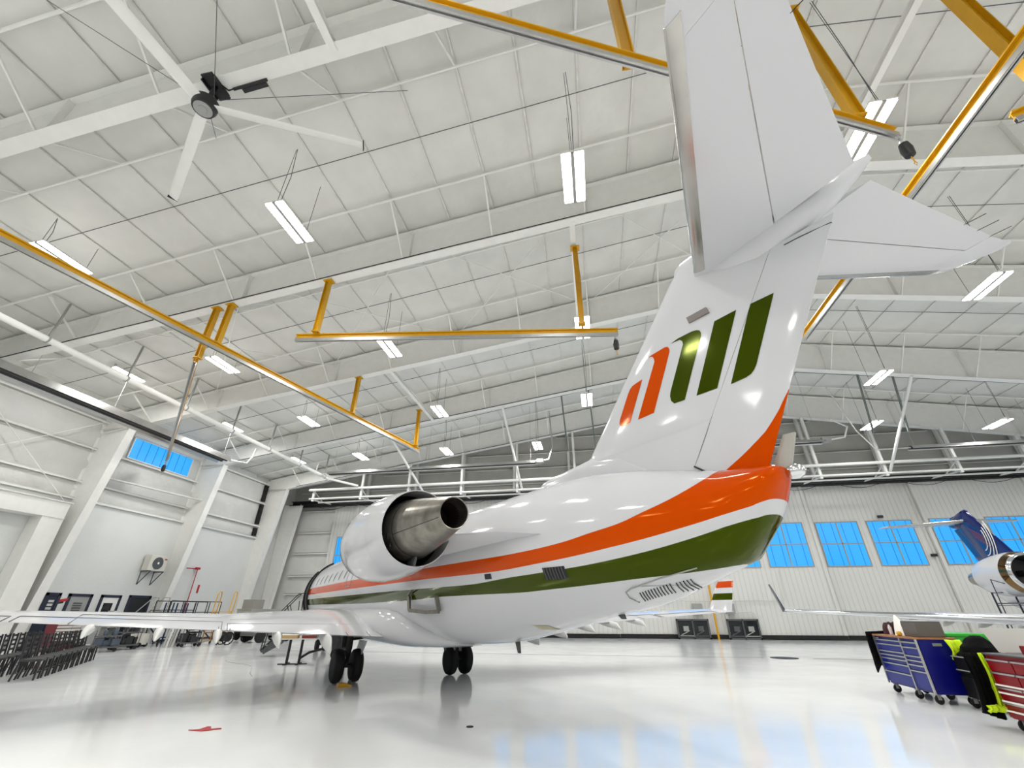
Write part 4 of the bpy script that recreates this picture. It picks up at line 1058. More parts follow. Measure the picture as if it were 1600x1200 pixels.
        mb.loft(rings); st = mb.build('stabiliser', stabm, root)
        mb = MB(); rings = []
        for w in (.2, .6, 1.2, 1.8, 2.4, 2.7): rings.append(cut(w, hin(w) + .008, te_(w)))
        mb.loft(rings); el = mb.build('elevator', stabm, root)
        q = MB()
        for w in (2.1, 2.4, 2.7): q.tube((te_(w) - .02, side * w, zst(w)), (te_(w) + .2, side * w, zst(w)), .005, 5)
        q.build('static_wick', BLK, el)
        mb = MB(); rings = []
        for w, le, te in ((2.722, le_(2.722), te_(2.722)), (2.95, le_(2.95), 13.4), (3.06, 12.72, 13.46), (3.13, 13.0, 13.45), (3.17, 13.2, 13.38)): rings.append(full(w, le, te))
        mb.loft(rings); mb.build('stabiliser_tip', stabm, root)
        # polished leading edge strip
        mb = MB(); rings = []
        for w in (.22, .8, 1.5, 2.2, 2.9):
            le = le_(w); te = te_(w); c = te - le; up = []; dn = []
            for k in range(8):
                u = (k / 7) ** 2 * (.17 / c)
                t = 5 * .09 * c * (0.2969 * math.sqrt(u) - 0.126 * u - 0.3516 * u * u + 0.2843 * u ** 3 - 0.1015 * u ** 4) + .006
                up.append((le + u * c - (.008 if k == 0 else 0), side * w, zst(w) + t)); dn.append((le + u * c - (.008 if k == 0 else 0), side * w, zst(w) - t))
            rings.append(up + dn[::-1])
        mb.loft(rings); mb.build('leading_edge', mat('dull_polished_metal', srgb(196, 194, 188), .22, 1.0, noise=.12, nscale=4), st)
    # ---- wings
    for side in (-1, 1):
        rings = []
        for w, le, te in WING:
            zt = wing_te_z(w); tc = .115 if w < 5 else .10
            rings.append(airfoil_ring((le, side * w, zt + .045 * (te - le)), (te, side * w, zt), tc, .012, 18))
        mb = MB(); mb.loft(rings); wg = mb.build('wing', white, root)
        # polished leading edge
        rings = []
        for w, le, te in WING[1:-1]:
            zt = wing_te_z(w); full_ = airfoil_ring((le - .012, side * w, zt + .045 * (te - le)), (te, side * w, zt), .105, .012, 18)
            n = len(full_); rings.append([full_[k] for k in (4, 3, 2, 1, 0, n - 1, n - 2, n - 3, n - 4)])
        mb = MB(); mb.loft(rings, 0, True, True); mb.build('leading_edge', CHROME, wg)
        # flap and aileron gaps
        q = MB()
        for (wa, wb, fr_) in ((1.7, 4.55, .82), (4.65, 7.6, .76), (7.7, 10.0, .78), (2.2, 4.5, .68), (4.7, 6.9, .60)):
            pa = [wing_le(wa) + fr_ * (wing_te(wa) - wing_le(wa)), side * wa, 0]; pb = [wing_le(wb) + fr_ * (wing_te(wb) - wing_le(wb)), side * wb, 0]
            for p in (pa, pb):
                w_ = abs(p[1]); c = wing_te(w_) - wing_le(w_); u = fr_
                t = 5 * .108 * c * (0.2969 * math.sqrt(u) - 0.126 * u - 0.3516 * u * u + 0.2843 * u ** 3 - 0.1015 * u ** 4)
                p[2] = wing_te_z(w_) + .045 * c * (1 - u) + .012 * c * 4 * u * (1 - u) + t + .004
            q.beam(pa, pb, .018, .008)
            for p, w_ in ((pa, wa), (pb, wb)): q.beam(p, (wing_te(w_), side * w_, wing_te_z(w_) + .012), .014, .008)
        q.build('flap_seam', DKGREY, wg)
        # flap track fairings
        for w_, ln, dp in ((2.63, 1.4, .32), (3.61, 1.3, .25), (4.69, 1.15, .20), (5.63, 1.05, .19), (6.61, .95, .17)):
            te = wing_te(w_); zt = wing_te_z(w_); mb = MB(); rings = []
            for u, hw, d0, d1 in ((0, .01, .02, .05), (.15, .05, -.02, .12), (.4, .075, -.03, .22), (.65, .075, -.03, .29), (.85, .05, 0, .33), (1, .015, .16, .34)):
                s = te - ln * .62 + ln * u; top = zt - .02 - d0 + .03 * (1 - u); bot = zt - d1 * dp / .33
                rings.append([(s, side * w_ + hw * math.cos(2 * PI * k / 14), (top + bot) / 2 + (top - bot) / 2 * math.sin(2 * PI * k / 14)) for k in range(14)])
            mb.loft(rings); mb.build('flap_track_fairing', GREYFAIR if not own else mat('fairing_white', srgb(205, 206, 204), .35), wg)
        # winglet
        rings = []
        for u in [0, .15, .3, .6, .85, 1]:
            w_ = 10.72 + .30 * u + (.0 if u else 0); z = wing_te_z(10.72) + 1.02 * u
            le = 2.13 + .40 * u + .25 * max(0, u - .8); te = 3.06 + .12 * u; 
            ring = []
            c = te - le
            for k in range(20):
                th = 2 * PI * k / 20; x = math.cos(th); ring.append((le + c * (.5 - .5 * x), side * (w_ + .035 * math.sin(th) * (1 - .3 * u)), z + (.02 if u else 0)))
            rings.append(ring)
        mb = MB(); mb.loft(rings); mb.build('winglet', wlm, root)
    # ---- engines with pylons
    for side in (-1, 1):
        c = (0, side * 2.2, 2.9)
        mb = MB()
        outer = [(3.02, .60), (3.06, .655), (3.15, .70), (3.4, .755), (3.9, .79), (4.5, .79), (5.1, .75), (5.6, .69), (5.84, .655)]
        inner = [(5.84, .64), (5.5, .655), (4.9, .66)]
        mb.lathe(c, (1, 0, 0), outer + inner, 48, 0, False); nac = mb.build('engine_nacelle', engm, root)
        q = MB(); q.lathe(c, (1, 0, 0), [(3.45, .53), (3.2, .555), (3.06, .58), (3.005, .62), (3.03, .665), (3.12, .705)], 48, 0, False); q.build('inlet_lip', CHROME, nac)
        q = MB(); q.lathe(c, (1, 0, 0), [(3.12, .703), (3.2, .722), (3.45, .765), (3.5, .772)], 48, 0, False); 
        if not own: q.build('cowl_band', mat('cowl_reflection_brown', srgb(120, 92, 52), .15, 1.0), nac)  # brown reflection on polished metal, put into the band's colour
        q = MB(); q.lathe(c, (1, 0, 0), [(5.3, .652), (3.45, .53)], 48, 0, False); q.lathe(c, (1, 0, 0), [(5.0, .655), (5.01, .05)], 48, 0, False); q.build('duct_liner', BLKR, nac)
        q = MB(); q.lathe(c, (1, 0, 0), [(3.9, .53), (3.92, .12), (3.6, .1), (3.45, .01)], 32, 0, False); q.build('fan_disc', BLKP, nac)
        q = MB(); q.lathe(c, (1, 0, 0), [(4.95, .50), (5.25, .535), (5.6, .53), (5.9, .485)], 48, 0, False); q.build('core_cowl', METAL_HOT, nac)
        q = MB(); q.lathe(c, (1, 0, 0), [(5.89, .488), (6.3, .42), (6.8, .335), (7.2, .262), (7.33, .238), (7.325, .225), (7.1, .22), (6.6, .22)], 48, 0, False); ex = q.build('exhaust_cone', METAL_HOT, nac)
        q = MB(); q.lathe(c, (1, 0, 0), [(7.1, .222), (6.6, .21), (6.59, .01)], 32, 0, False); q.build('exhaust_bore', mat('dark_bore', srgb(38, 20, 12), .8), nac)  # dark brown inside of the exhaust
        q = MB(); q.lathe(c, (1, 0, 0), [(5.885, .492), (5.9, .494), (5.912, .49)], 48, 0, False)
        for an in (20, 200):
            y_, z_ = math.cos(R(an)), math.sin(R(an)); q.path([(5.9, c[1] + y_ * .492, c[2] + z_ * .492), (6.8, c[1] + y_ * .34, c[2] + z_ * .34), (7.28, c[1] + y_ * .25, c[2] + z_ * .25)], .007, 5)
        for (s_, an) in ((5.72, -20 if side > 0 else 200), (5.7, 215 if side < 0 else -35), (5.5, 190 if side < 0 else -10)):
            y_, z_ = math.cos(R(an)), math.sin(R(an)); q.box((s_, c[1] + y_ * .515, c[2] + z_ * .515), (.09, .03, .09))
        q.build('cowl_seam', BLK, nac)
        q = MB(); q.prism([(5.5, c[1] - .02, c[2] - .5), (5.9, c[1] - .02, c[2] - .48), (5.86, c[1] - .02, c[2] - .64), (5.6, c[1] - .02, c[2] - .65)], (0, .04, 0)); q.build('duct_strut', DKGREY, nac)
        if own:
            q = MB(); q.lathe(c, (1, 0, 0), [(4.0, .7925), (4.006, .7925)], 48, 0, False); q.lathe(c, (1, 0, 0), [(5.2, .741), (5.206, .741)], 48, 0, False); q.build('nacelle_seam', GREY, nac)
        # pylon
        rings = []
        for w_, le, te, zz in ((.7, 3.3, 8.1, 2.62), (1.0, 3.4, 7.95, 2.64), (1.35, 3.6, 7.2, 2.74), (1.75, 3.9, 5.75, 2.86)):
            rings.append(airfoil_ring((le, side * w_, zz), (te, side * w_, zz - .03), .3 / (te - le), 0, 12))
        mb = MB(); mb.loft(rings); mb.build('engine_pylon', white, root)
    # ---- landing gear
    for side in (-1, 1):
        g = MB(); w0 = side * 1.585
        g.tube((0, w0, .37), (0, w0, .78), .05, 12); g.tube((0, w0, .72), (-.02, w0, 1.25), .085, 12); g.tube((0, w0 - .3, .37), (0, w0 + .3, .37), .05, 10)
        g.path([(-.02, w0, .95), (.0, side * .9, 1.02)], .035, 8); g.path([(0.09, w0, .5), (.22, w0, .68), (.09, w0, .85)], .022, 6); g.box((-.12, w0 + side * .05, 1.02), (.05, .25, .5))
        gear = g.build('main_gear_leg', BLK, root)
        for s_ in (-1, 1):
            q = MB(); q.lathe((0, w0 + s_ * .235, .37), (0, 1, 0), [(-.12, .2), (-.12, .30), (-.09, .35), (-.04, .368), (.04, .368), (.09, .35), (.12, .30), (.12, .2)], 36); tr = q.build('tyre', BLKR, gear)
            q = MB(); q.lathe((0, w0 + s_ * .235, .37), (0, 1, 0), [(-.10, .05), (-.07, .19), (.07, .19), (.10, .05)], 24); q.build('wheel_hub', DKGREY, gear)
        q = MB(); q.prism([(-.35, side * 1.25, .92), (.35, side * 1.25, .92), (.3, side * 1.33, .62), (-.3, side * 1.33, .62)], (0, .02, 0)); q.build('gear_door', white, gear)
    g = MB(); g.tube((-11.4, 0, .3), (-11.4, 0, 1.05), .06, 12); g.tube((-11.4, -.22, .27), (-11.4, .22, .27), .04, 8); gear = g.build('nose_gear_leg', BLK, root)
    for s_ in (-1, 1):
        q = MB(); q.lathe((-11.4, s_ * .17, .23), (0, 1, 0), [(-.08, .12), (-.08, .19), (-.03, .23), (.03, .23), (.08, .19), (.08, .12)], 28); q.build('tyre', BLKR, gear)
    return root

build_airliner('white regional jet with orange and green stripes filling the middle of the hangar', (-5.36045, 13.26410, 0), R(-47.5115), 'orange')
build_airliner('second jet with navy blue tail and bare metal wing edge at the right edge', (17.507, 17.054, 0), 1.36194, 'navy')

# ================================================================ GROUND EQUIPMENT, RIGHT SIDE
def caster(m_name, parent, x, y, r=0.075, zt=0.17):
    q = MB(); q.lathe((x, y, r), (0, 1, 0), [(-.022, r * .6), (-.022, r * .93), (-.01, r), (.01, r), (.022, r * .93), (.022, r * .6)], 20); wh = q.build('caster_wheel', BLKR, parent)
    q = MB(); q.bbox((x - .03, y - .035, r), (x + .03, y - .028, zt)); q.bbox((x - .03, y + .028, r), (x + .03, y + .035, zt)); q.bbox((x - .045, y - .045, zt - .015), (x + .045, y + .045, zt)); q.build('caster_fork', GREY, wh)
def tool_chest(label, loc, rz, Ly, Dx, z0, z1, body, drawer, cols, side_plain=True):
    t_ = thing('tool_chest', label, 'tool chest', loc, rz)
    q = MB(); q.bbox((-Dx / 2 + .03, -Ly / 2, z0), (Dx / 2, Ly / 2, z1)); q.build('cabinet_body', body, t_, .008)
    # drawers on the -x face; cols: list of (y0, y1, [heights from top])
    for (y0, y1, hs) in cols:
        z = z1 - .05
        tot = sum(hs); sc_ = (z1 - z0 - .09) / tot
        for h_ in hs:
            hh = h_ * sc_
            q = MB(); q.bbox((-Dx / 2 + .005, y0 + .01, z - hh + .006), (-Dx / 2 + .04, y1 - .01, z - .004)); d = q.build('drawer', drawer, t_)
            q = MB(); q.bbox((-Dx / 2 - .018, y0 + .015, z - .03), (-Dx / 2 + .008, y1 - .015, z - .008)); q.build('drawer_pull', ALU, d)
            z -= hh
    return t_
rzc = R(-3.0)
ch = tool_chest('big blue rolling tool chest with wooden worktop in front of the navy tailed jet', (6.66, 12.27, 0), rzc, 1.72, 0.68, 0.17, 1.09, BLUEC, BLUED,
    [(-0.25, 0.84, [1, 1.6, .85, .85, 1.1, 2.0, 2.6]), (-0.84, -0.27, [1, 1.6, .85, .85, 1.1, 3.4])])
q = MB(); q.bbox((-.36, -.87, 1.09), (.35, .87, 1.125)); q.build('worktop', WOOD, ch)
for yy in (.85, -.26, -.85):
    q = MB(); q.bbox((-.36, yy - .018, .17), (-.33, yy + .018, 1.09)); q.build('corner_post', ALU, ch)
q = MB(); q.box((0.0, -.865, 1.0), (.16, .006, .05)); q.build('name_badge', ALU, ch)
q = MB(); q.box((-.345, .72, 1.055), (.006, .14, .025)); q.build('name_badge', ALU, ch)
q = MB(); q.path([(.28, -.86, .98), (.28, -.93, .98), (.28, -.93, 1.03), (.28, -.86, 1.03)], .012, 6); q.build('side_handle', ALU, ch)
for (x, y) in ((-.27, .74), (.27, .74), (-.27, -.1), (.27, -.1), (-.27, -.76), (.27, -.76)): caster('c', ch, x, y)
Mz = Matrix.Rotation(rzc, 3, 'Z')
def onchest(x, y, z=1.126): v = Mz @ Vector((x, y, 0)); return (6.66 + v.x, 12.27 + v.y, z)
t_ = thing('tool_case', 'brown-grey metal tool case standing on the blue chest worktop', 'tool case', onchest(0.0, -.55), rzc)
q = MB(); q.box((0, 0, .13), (.46, .56, .26)); q.build('case_body', BROWNBOX, t_, .015)
q = MB(); q.box((0, 0, .27), (.45, .55, .03)); q.build('case_lid', DKGREY, t_, .01)
q = MB(); q.box((0, .08, .292), (.3, .26, .012), rz=.1); o = q.build('paper_sheet', PAPER); o.location = onchest(0, -.5, 1.126); tag(o, 'white paper sheet lying on top of the brown tool case', 'paper')
t_ = thing('paper_funnel', 'white folded paper cone standing on the blue chest beside the brown case', 'paper', onchest(-.1, .02), rzc)
q = MB(); q.loft([[(.13 * math.cos(a) * k, .24 * math.sin(a) * k + (1 - k) * .12, h_) for a in [2 * PI * j / 14 for j in range(14)]] for k, h_ in ((1, 0), (.8, .12), (.45, .27), (.1, .40))]); q.build('cone', PAPER, t_)
t_ = thing('yellow_ball', 'small yellow cap lying between the paper cone and the brown case', 'cap', onchest(-.28, -.2), 0)
q = MB(); q.lathe((0, 0, 0), (0, 0, 1), [(0, .03), (.02, .05), (.05, .05), (.08, .035), (.09, .01)], 14); q.build('cap', YEL, t_)
for i, (y, lb) in enumerate(((.52, 'clear spray bottle on the blue chest, left of the white paper cone'), (.6, 'second clear bottle on the blue chest, next to the dark red bag'))):
    t_ = thing('spray_bottle', lb, 'bottle', onchest(-.1 + .06 * i, y), 0)
    q = MB(); q.lathe((0, 0, 0), (0, 0, 1), [(0, .035), (.14, .037), (.18, .02), (.2, .015)], 14); q.build('bottle_body', TANP, t_)
    q = MB(); q.lathe((0, 0, .2), (0, 0, 1), [(0, .018), (.05, .016), (.06, .008)], 10); q.build('cap', BLKP, t_)
q = MB(); q.box((0, 0, .13), (.3, .14, .26)); o = q.build('black_binder', BLKP, None, .01); o.location = onchest(.1, .38); o.rotation_euler = (0, 0, rzc); tag(o, 'upright black box between the bottles and the white paper cone', 'box')
# rounded dark red bag
V = []; q = MB(); rings = []
for k in range(7):
    h_ = .24 * k / 6; s_ = 1 - .35 * (k / 6) ** 3
    rings.append([(.17 * s_ * math.copysign(abs(math.cos(a)) ** .7, math.cos(a)), .15 * s_ * math.copysign(abs(math.sin(a)) ** .7, math.sin(a)), h_) for a in [2 * PI * j / 20 for j in range(20)]])
q.loft(rings); o = q.build('soft_bag', mat('dark_red_fabric', srgb(62, 20, 24), .8, noise=.4, nscale=14)); o.location = onchest(0, .66); tag(o, 'dark red and black soft bag on the left end of the blue chest', 'bag')
def cloth(name, pts_top, drop_fn, m_, nx=16, nz=18, thick=.02):
    """hanging garment: columns along pts_top, each dropping with folds"""
    V = []; F = []
    for i in range(nx + 1):
        u = i / nx; a = Vector(pts_top[0]).lerp(Vector(pts_top[1]), u); d = drop_fn(u)
        for j in range(nz + 1):
            v = j / nz; nrm = (Vector(pts_top[1]) - Vector(pts_top[0])).cross(Vector((0, 0, 1))).normalized()
            off = .035 * math.sin(u * 17 + v * 2) * (.3 + v) + .02 * math.sin(u * 7 + 3 * v) + .05 * math.sin(PI * v)
            V.append(a + nrm * off + Vector((0, 0, -d * v)))
    for i in range(nx):
        for j in range(nz): k = i * (nz + 1) + j; F.append((k, k + 1, k + nz + 2, k + nz + 1))
    q = MB(); q.add(V, F, 0, True); o = q.build(name, m_)
    sm = o.modifiers.new('thick', 'SOLIDIFY'); sm.thickness = thick
    return o
a = onchest(-.46, .93, 1.17); b_ = onchest(.1, .97, 1.2)
jk = cloth('hanging_jacket', (b_, a), lambda u: .62 + .5 * max(0, u - .55) * 1.1 - .1 * math.sin(u * 9), CLOTHB, thick=.05); tag(jk, 'black jacket draped over the left end of the blue chest', 'jacket')
# green and teal cart
gc = thing('utility_cart', 'green topped teal cart standing right behind the blue chest', 'cart', (7.62, 12.5, 0), R(-4))
q = MB(); q.bbox((-.32, -.45, .18), (.32, .45, .95)); q.build('cart_body', TEAL, gc, .01)
q = MB(); q.bbox((-.36, -.5, .95), (.36, .5, 1.15)); q.bbox((-.4, -.54, 1.13), (.4, .54, 1.18)); q.build('green_tray', GREENC, gc, .01)
for (x, y) in ((-.27, .38), (.27, .38), (-.27, -.4), (.27, -.4)): caster('c', gc, x, y)
# service cart with black bag
sc_ = thing('service_cart', 'black shelf cart loaded with a black bag between the blue and red chests', 'cart', (7.0, 10.95, 0), R(-4))
q = MB(); q.bbox((-.3, -.32, .16), (.3, .32, .5)); q.bbox((-.3, -.32, .55), (.3, .32, .82)); q.bbox((-.28, -.3, .5), (.28, .3, .55)); q.build('cart_body', mat('deep_black_plastic', srgb(10, 10, 11), .6, spec=.2), sc_, .02)
q = MB()
for z in (.82, .6): q.path([(-.31, .32, z), (-.31, -.32, z)], .012, 6)
q.build('edge_rail', GREY, sc_)
for (x, y) in ((-.25, .27), (.25, .27), (-.25, -.27), (.25, -.27)): caster('c', sc_, x, y)
q = MB(); rings = []
for k in range(9):
    v = k / 8; s_ = (1 - .75 * v ** 2.2) * (1 + .08 * math.sin(k * 2.1))
    rings.append([(.3 * s_ * math.cos(a_) * (1 + .1 * math.sin(3 * a_ + k)) + .05 * v, .32 * s_ * math.sin(a_) * (1 + .08 * math.sin(5 * a_ + k)), .36 * v) for a_ in [2 * PI * j / 24 for j in range(24)]])
q.loft(rings); o = q.build('black_sack', CLOTHB); o.location = (7.0, 10.95, .82); tag(o, 'lumpy black bag piled on the black shelf cart', 'bag')
vs_ = cloth('safety_vest', ((6.72, 11.32, 1.08), (6.98, 11.33, 1.08)), lambda u: .32 + .22 * (u > .35) * (u < .8), HIVIS, 12, 12, .03); tag(vs_, 'bright yellow safety vest hanging on the right end of the blue chest', 'safety vest')
# red chest at the edge
rc = tool_chest('red rolling tool chest with white drawer pulls at the right edge', (6.32, 8.55, 0), R(-2), 1.6, .66, .15, .98, REDC, REDC,
    [(.28, .79, [.8, .9, .9, .8]), (-.1, .28, [.8, .9, .9, .8]), (-.79, -.1, [.8, .9, .9, .8])])
for k, z in enumerate((.60, .50, .39, .27)):
    q = MB(); q.bbox((-.335, -.78, z - .1), (-.30, .78, z - .006)); d = q.build('drawer', REDC, rc); q = MB(); q.bbox((-.355, -.77, z - .03), (-.33, .77, z - .008)); q.build('drawer_pull', PAPER, d)
q = MB(); q.bbox((-.3, -.78, .15), (-.299, .78, .62)); q.build('kick_plate', REDC, rc)
q = MB(); q.bbox((-.34, -.8, .98), (.33, .8, 1.0)); q.build('top_mat', DKGREY, rc)
q = MB(); q.bbox((-.02, -.75, 1.0), (.30, .45, 1.12)); q.build('till_box', REDC, rc, .01)
for (x, y) in ((-.25, .7), (.25, .7), (-.25, -.7), (.25, -.7)): caster('c', rc, x, y)
t_ = thing('folded_board', 'pale grey folded card standing on the red chest', 'board', (6.75, 9.35, 1.0), R(-20))
q = MB(); q.beam((-.35, 0, 0), (-.05, .02, 0), .03, .02); q.prism([(-.42, 0, 0), (.05, 0, 0), (-.02, .05, .34), (-.52, .05, .34)], (0, .012, 0)); q.prism([(.05, 0, 0), (.55, -.1, 0), (.5, 0, .3), (-.02, .05, .34)], (0, .012, 0)); q.build('card', LTGREY, t_)
# hi-vis jacket on the red chest's end
jk = thing('safety_jacket', 'black work jacket with yellow reflective bands hanging on the red chest end', 'safety jacket', (6.09, 9.55, 0), 0)
def cl(name, p0, p1, fn, m_, th, parent):
    o = cloth(name, (p0, p1), fn, m_, 12, 16, th); o.parent = jk; o.location = (0, 0, 0); return o
cl('sleeve', (-.24, .0, .97), (.0, .03, .99), lambda u: .80 + .1 * u, CLOTHB, .06, jk)
cl('reflective_band', (-.05, -.05, .98), (.01, -.05, .99), lambda u: .7, HIVIS, .02, jk)
cl('cuff_band', (-.25, -.06, .29), (.02, -.06, .31), lambda u: .10, HIVIS, .03, jk)
# dark platform steps behind the wing
st = thing('platform_steps', 'dark tubular platform steps behind the wing of the navy tailed jet', 'platform steps', (16.3, 22.0, 0), R(10))
q = MB()
for x in (-.45, .45):
    for y in (-.6, .6): q.tube((x, y, 0), (x, y, 2.3), .03, 8)
    q.tube((x, -1.6, 0), (x, -.6, 1.9), .03, 8)
q.tube((-.45, -.6, 2.9), (.45, -.6, 2.9), .02, 6)
q.path([(-.45, -.6, 2.3), (-.45, -.6, 2.9)], .02, 6); q.path([(.45, -.6, 2.3), (.45, -.6, 2.9)], .02, 6)
q.path([(-1.5, -.6, 1.2), (-1.45, -.6, 2.7), (-.45, -.6, 2.4)], .02, 6)
q.tube((-1.5, -.6, 0), (-1.5, -.6, 1.2), .02, 6)
for k in range(10): z = .25 + .225 * k; q.tube((-.45, -.6, z), (.45, -.6, z), .022, 6); q.tube((-.45, .6, z), (-.45, -.6, z), .015, 6) if k % 2 else None
q.build('tube_frame', NAVY, st)
q = MB(); q.box((0, 0, 1.9), (.9, 1.2, .04)); q.build('deck', DKGREY, st)
for k in range(6):
    q = MB(); q.box((0, -1.5 + .16 * k, .28 + .3 * k), (.88, .2, .03)); q.build('tread', DKGREY, st)

# ================================================================ UNDER AND AROUND THE AIRLINER
ck = thing('wheel_chock', 'yellow wheel chock against the near main wheel', 'wheel chock', (-6.25, 11.62, 0), R(42))
q = MB(); q.prism([(-.13, -.12, 0), (.2, -.12, 0), (.2, -.12, .03), (.0, -.12, .08), (-.08, -.12, .08)], (0, .24, 0)); q.build('wedge', YEL, ck, .01)
q = MB(); q.box((.16, .0, .07), (.04, .16, .09)); q.build('handle', DKGREY, ck)
tb = thing('pedestal_table', 'small black pedestal table with books under the near wing', 'table', (-10.5, 16.0, 0), R(20))
q = MB(); q.box((0, 0, .76), (1.25, .5, .03)); q.build('tabletop', LTGREY, tb)
for x in (-.28, .12):
    q = MB(); q.tube((x, 0, .03), (x, 0, .75), .045, 10); q.build('leg', BLK, tb)
    q = MB(); q.box((x, 0, .02), (.08, .62, .04)); q.box((x, 0, .015), (.55, .07, .03)); q.build('foot', BLK, tb)
c20, s20 = math.cos(R(20)), math.sin(R(20))
def ontab(x, y, z): return (-10.5 + c20 * x - s20 * y, 16.0 + s20 * x + c20 * y, z)
for (x, w_, m1, lb) in ((-.3, .5, CARD, 'open tan book box lying left on the pedestal table'), (.32, .44, REDB, 'dark red box lying right on the pedestal table')):
    t_ = thing('book_box', lb, 'box', ontab(x, 0, .775), R(20))
    q = MB(); q.box((0, 0, .05), (w_, .34, .10)); q.build('box_body', m1, t_)
    q = MB(); q.box((0, .02, .125), (w_ + .03, .36, .05)); q.build('paper_block', PAPER, t_)
gp = thing('ground_cart', 'small black ground cart with hose behind the pedestal table', 'cart', (-10.3, 18.4, 0), R(-15))
q = MB(); q.box((0, 0, .55), (.45, .6, .5)); q.box((-.1, 0, .3), (.8, .5, .08)); q.build('cart_body', BLKP, gp, .04)
for s_ in (-1, 1):
    q = MB(); q.lathe((.1, s_ * .3, .16), (0, 1, 0), [(-.04, .1), (-.04, .15), (.04, .15), (.04, .1)], 18); q.build('wheel', BLKR, gp)
q = MB(); q.path([(-.3, -.1, .28), (-.6, -.3, .3), (-.9, -.6, .2), (-1.05, -.85, .03)], .045, 8); q.build('hose', BLKR, gp)

# ================================================================ LEFT SIDE
def make_chair(label, group):
    t = thing('dining_chair', label, 'chair', (0, 0, 0), 0, group)
    q = MB(); q.box((0, 0, .455), (.43, .43, .06)); q.build('seat', SEATB, t, .015)
    for (x, y, top) in ((.19, .19, .43), (.19, -.19, .43), (-.2, .19, 1.02), (-.2, -.19, 1.02)):
        q = MB()
        if x > 0: q.beam((x + .02, y, 0), (x, y, top), .038, .038, up=(0, 1, 0))
        else: q.beam((x - .05, y, 0), (x, y, .45), .036, .04, up=(0, 1, 0)); q.beam((x, y, .45), (x - .07, y, top), .036, .04, up=(0, 1, 0))
        q.build('leg', BLK, t)
    for k in range(4):
        q = MB(); z = .6 + .12 * k; q.box((-.21 - .07 * (z - .45) / .57, 0, z), (.018, .38, .055)); q.build('back_slat', BLK, t)
    q = MB(); q.tube((.2, -.19, .2), (.2, .19, .2), .01, 6); q.tube((-.22, -.19, .16), (-.22, .19, .16), .01, 6); q.build('stretcher', BLK, t)
    return t
chair0 = make_chair('x', 'x')
rowd = Vector((-.645, .765, 0)); face = Vector((.765, .645, 0)); ang = math.atan2(.645, .765)
ordn = ['nearest', 'second', 'third', 'fourth', 'fifth', 'sixth', 'seventh', 'eighth', 'ninth', 'tenth', 'eleventh']
first = True
for rname, p0, n in (('front row', Vector((-14.95, 11.25, 0)), 11), ('rear row', Vector((-15.1, 9.85, 0)), 11)):
    for k in range(n):
        p = p0 + rowd * (.60 * k) - face * .15
        lb = 'black slat-back dining chair, %s in the %s of chairs by the left edge' % (ordn[k], rname)
        if first: c = chair0; c.location = p; c.rotation_euler = (0, 0, ang); c['label'] = lb; c['group'] = 'black chairs in the ' + rname; first = False
        else: copy_tree(chair0, p, ang, lb, 'black chairs in the ' + rname)
def simple(name, label, cat, loc, rz, parts, group=None):
    t_ = thing(name, label, cat, loc, rz, group)
    for pn, m_, fn in parts:
        q = MB(); fn(q); q.build(pn, m_, t_)
    return t_
def w4(q, lx, ly, r, zt=.0):
    for x in (-lx, lx):
        for y in (-ly, ly): q.lathe((x, y, r), (0, 1, 0), [(-.03, r * .5), (-.03, r * .95), (.03, r * .95), (.03, r * .5)], 16)
# red drawer cabinet with trays
t_ = thing('drawer_cabinet', 'dark red cabinet with pale drawers by the left wall', 'tool cabinet', (-24.6, 18.9, 0), 0)
q = MB(); q.bbox((-.3, -.55, .1), (.3, .55, 1.25)); q.build('cabinet_body', mat('deep_red_paint', srgb(110, 24, 40), .4), t_)
for k in range(8):
    for (a0, b0) in ((-.52, .1), (.12, .52)):
        q = MB(); q.bbox((.29, a0, .2 + .125 * k), (.32, b0, .29 + .125 * k)); q.build('drawer', LTGREY if k > 1 else BLKP, t_)
q = MB(); w4(q, .22, .45, .06); q.build('caster_wheel', BLKR, t_)
simple('partition_board', 'grey freestanding board beside the red drawer cabinet', 'board', (-24.3, 20.0, 0), R(5), [('board', GREY, lambda q: q.bbox((-.02, -.35, .25), (.02, .4, 1.35))), ('stand', DKGREY, lambda q: (q.bbox((-.2, -.3, 0), (.2, -.26, .03)), q.bbox((-.2, .3, 0), (.2, .34, .03)), q.bbox((-.02, -.3, 0), (.02, -.26, .3)), q.bbox((-.02, .3, 0), (.02, .34, .3))))])
simple('wall_flag', 'small red and dark banner sticking out from the column', 'banner', (-25.35, 18.75, 2.0), 0, [('cloth', REDP, lambda q: q.prism([(0, 0, 0), (.0, .35, .08), (0, .36, .2), (0, 0, .14)], (.01, 0, 0))), ('dark_half', BLKP, lambda q: q.prism([(.012, 0, -.06), (.012, .2, -.02), (.012, .2, .06), (.012, 0, .02)], (.01, 0, 0)))])
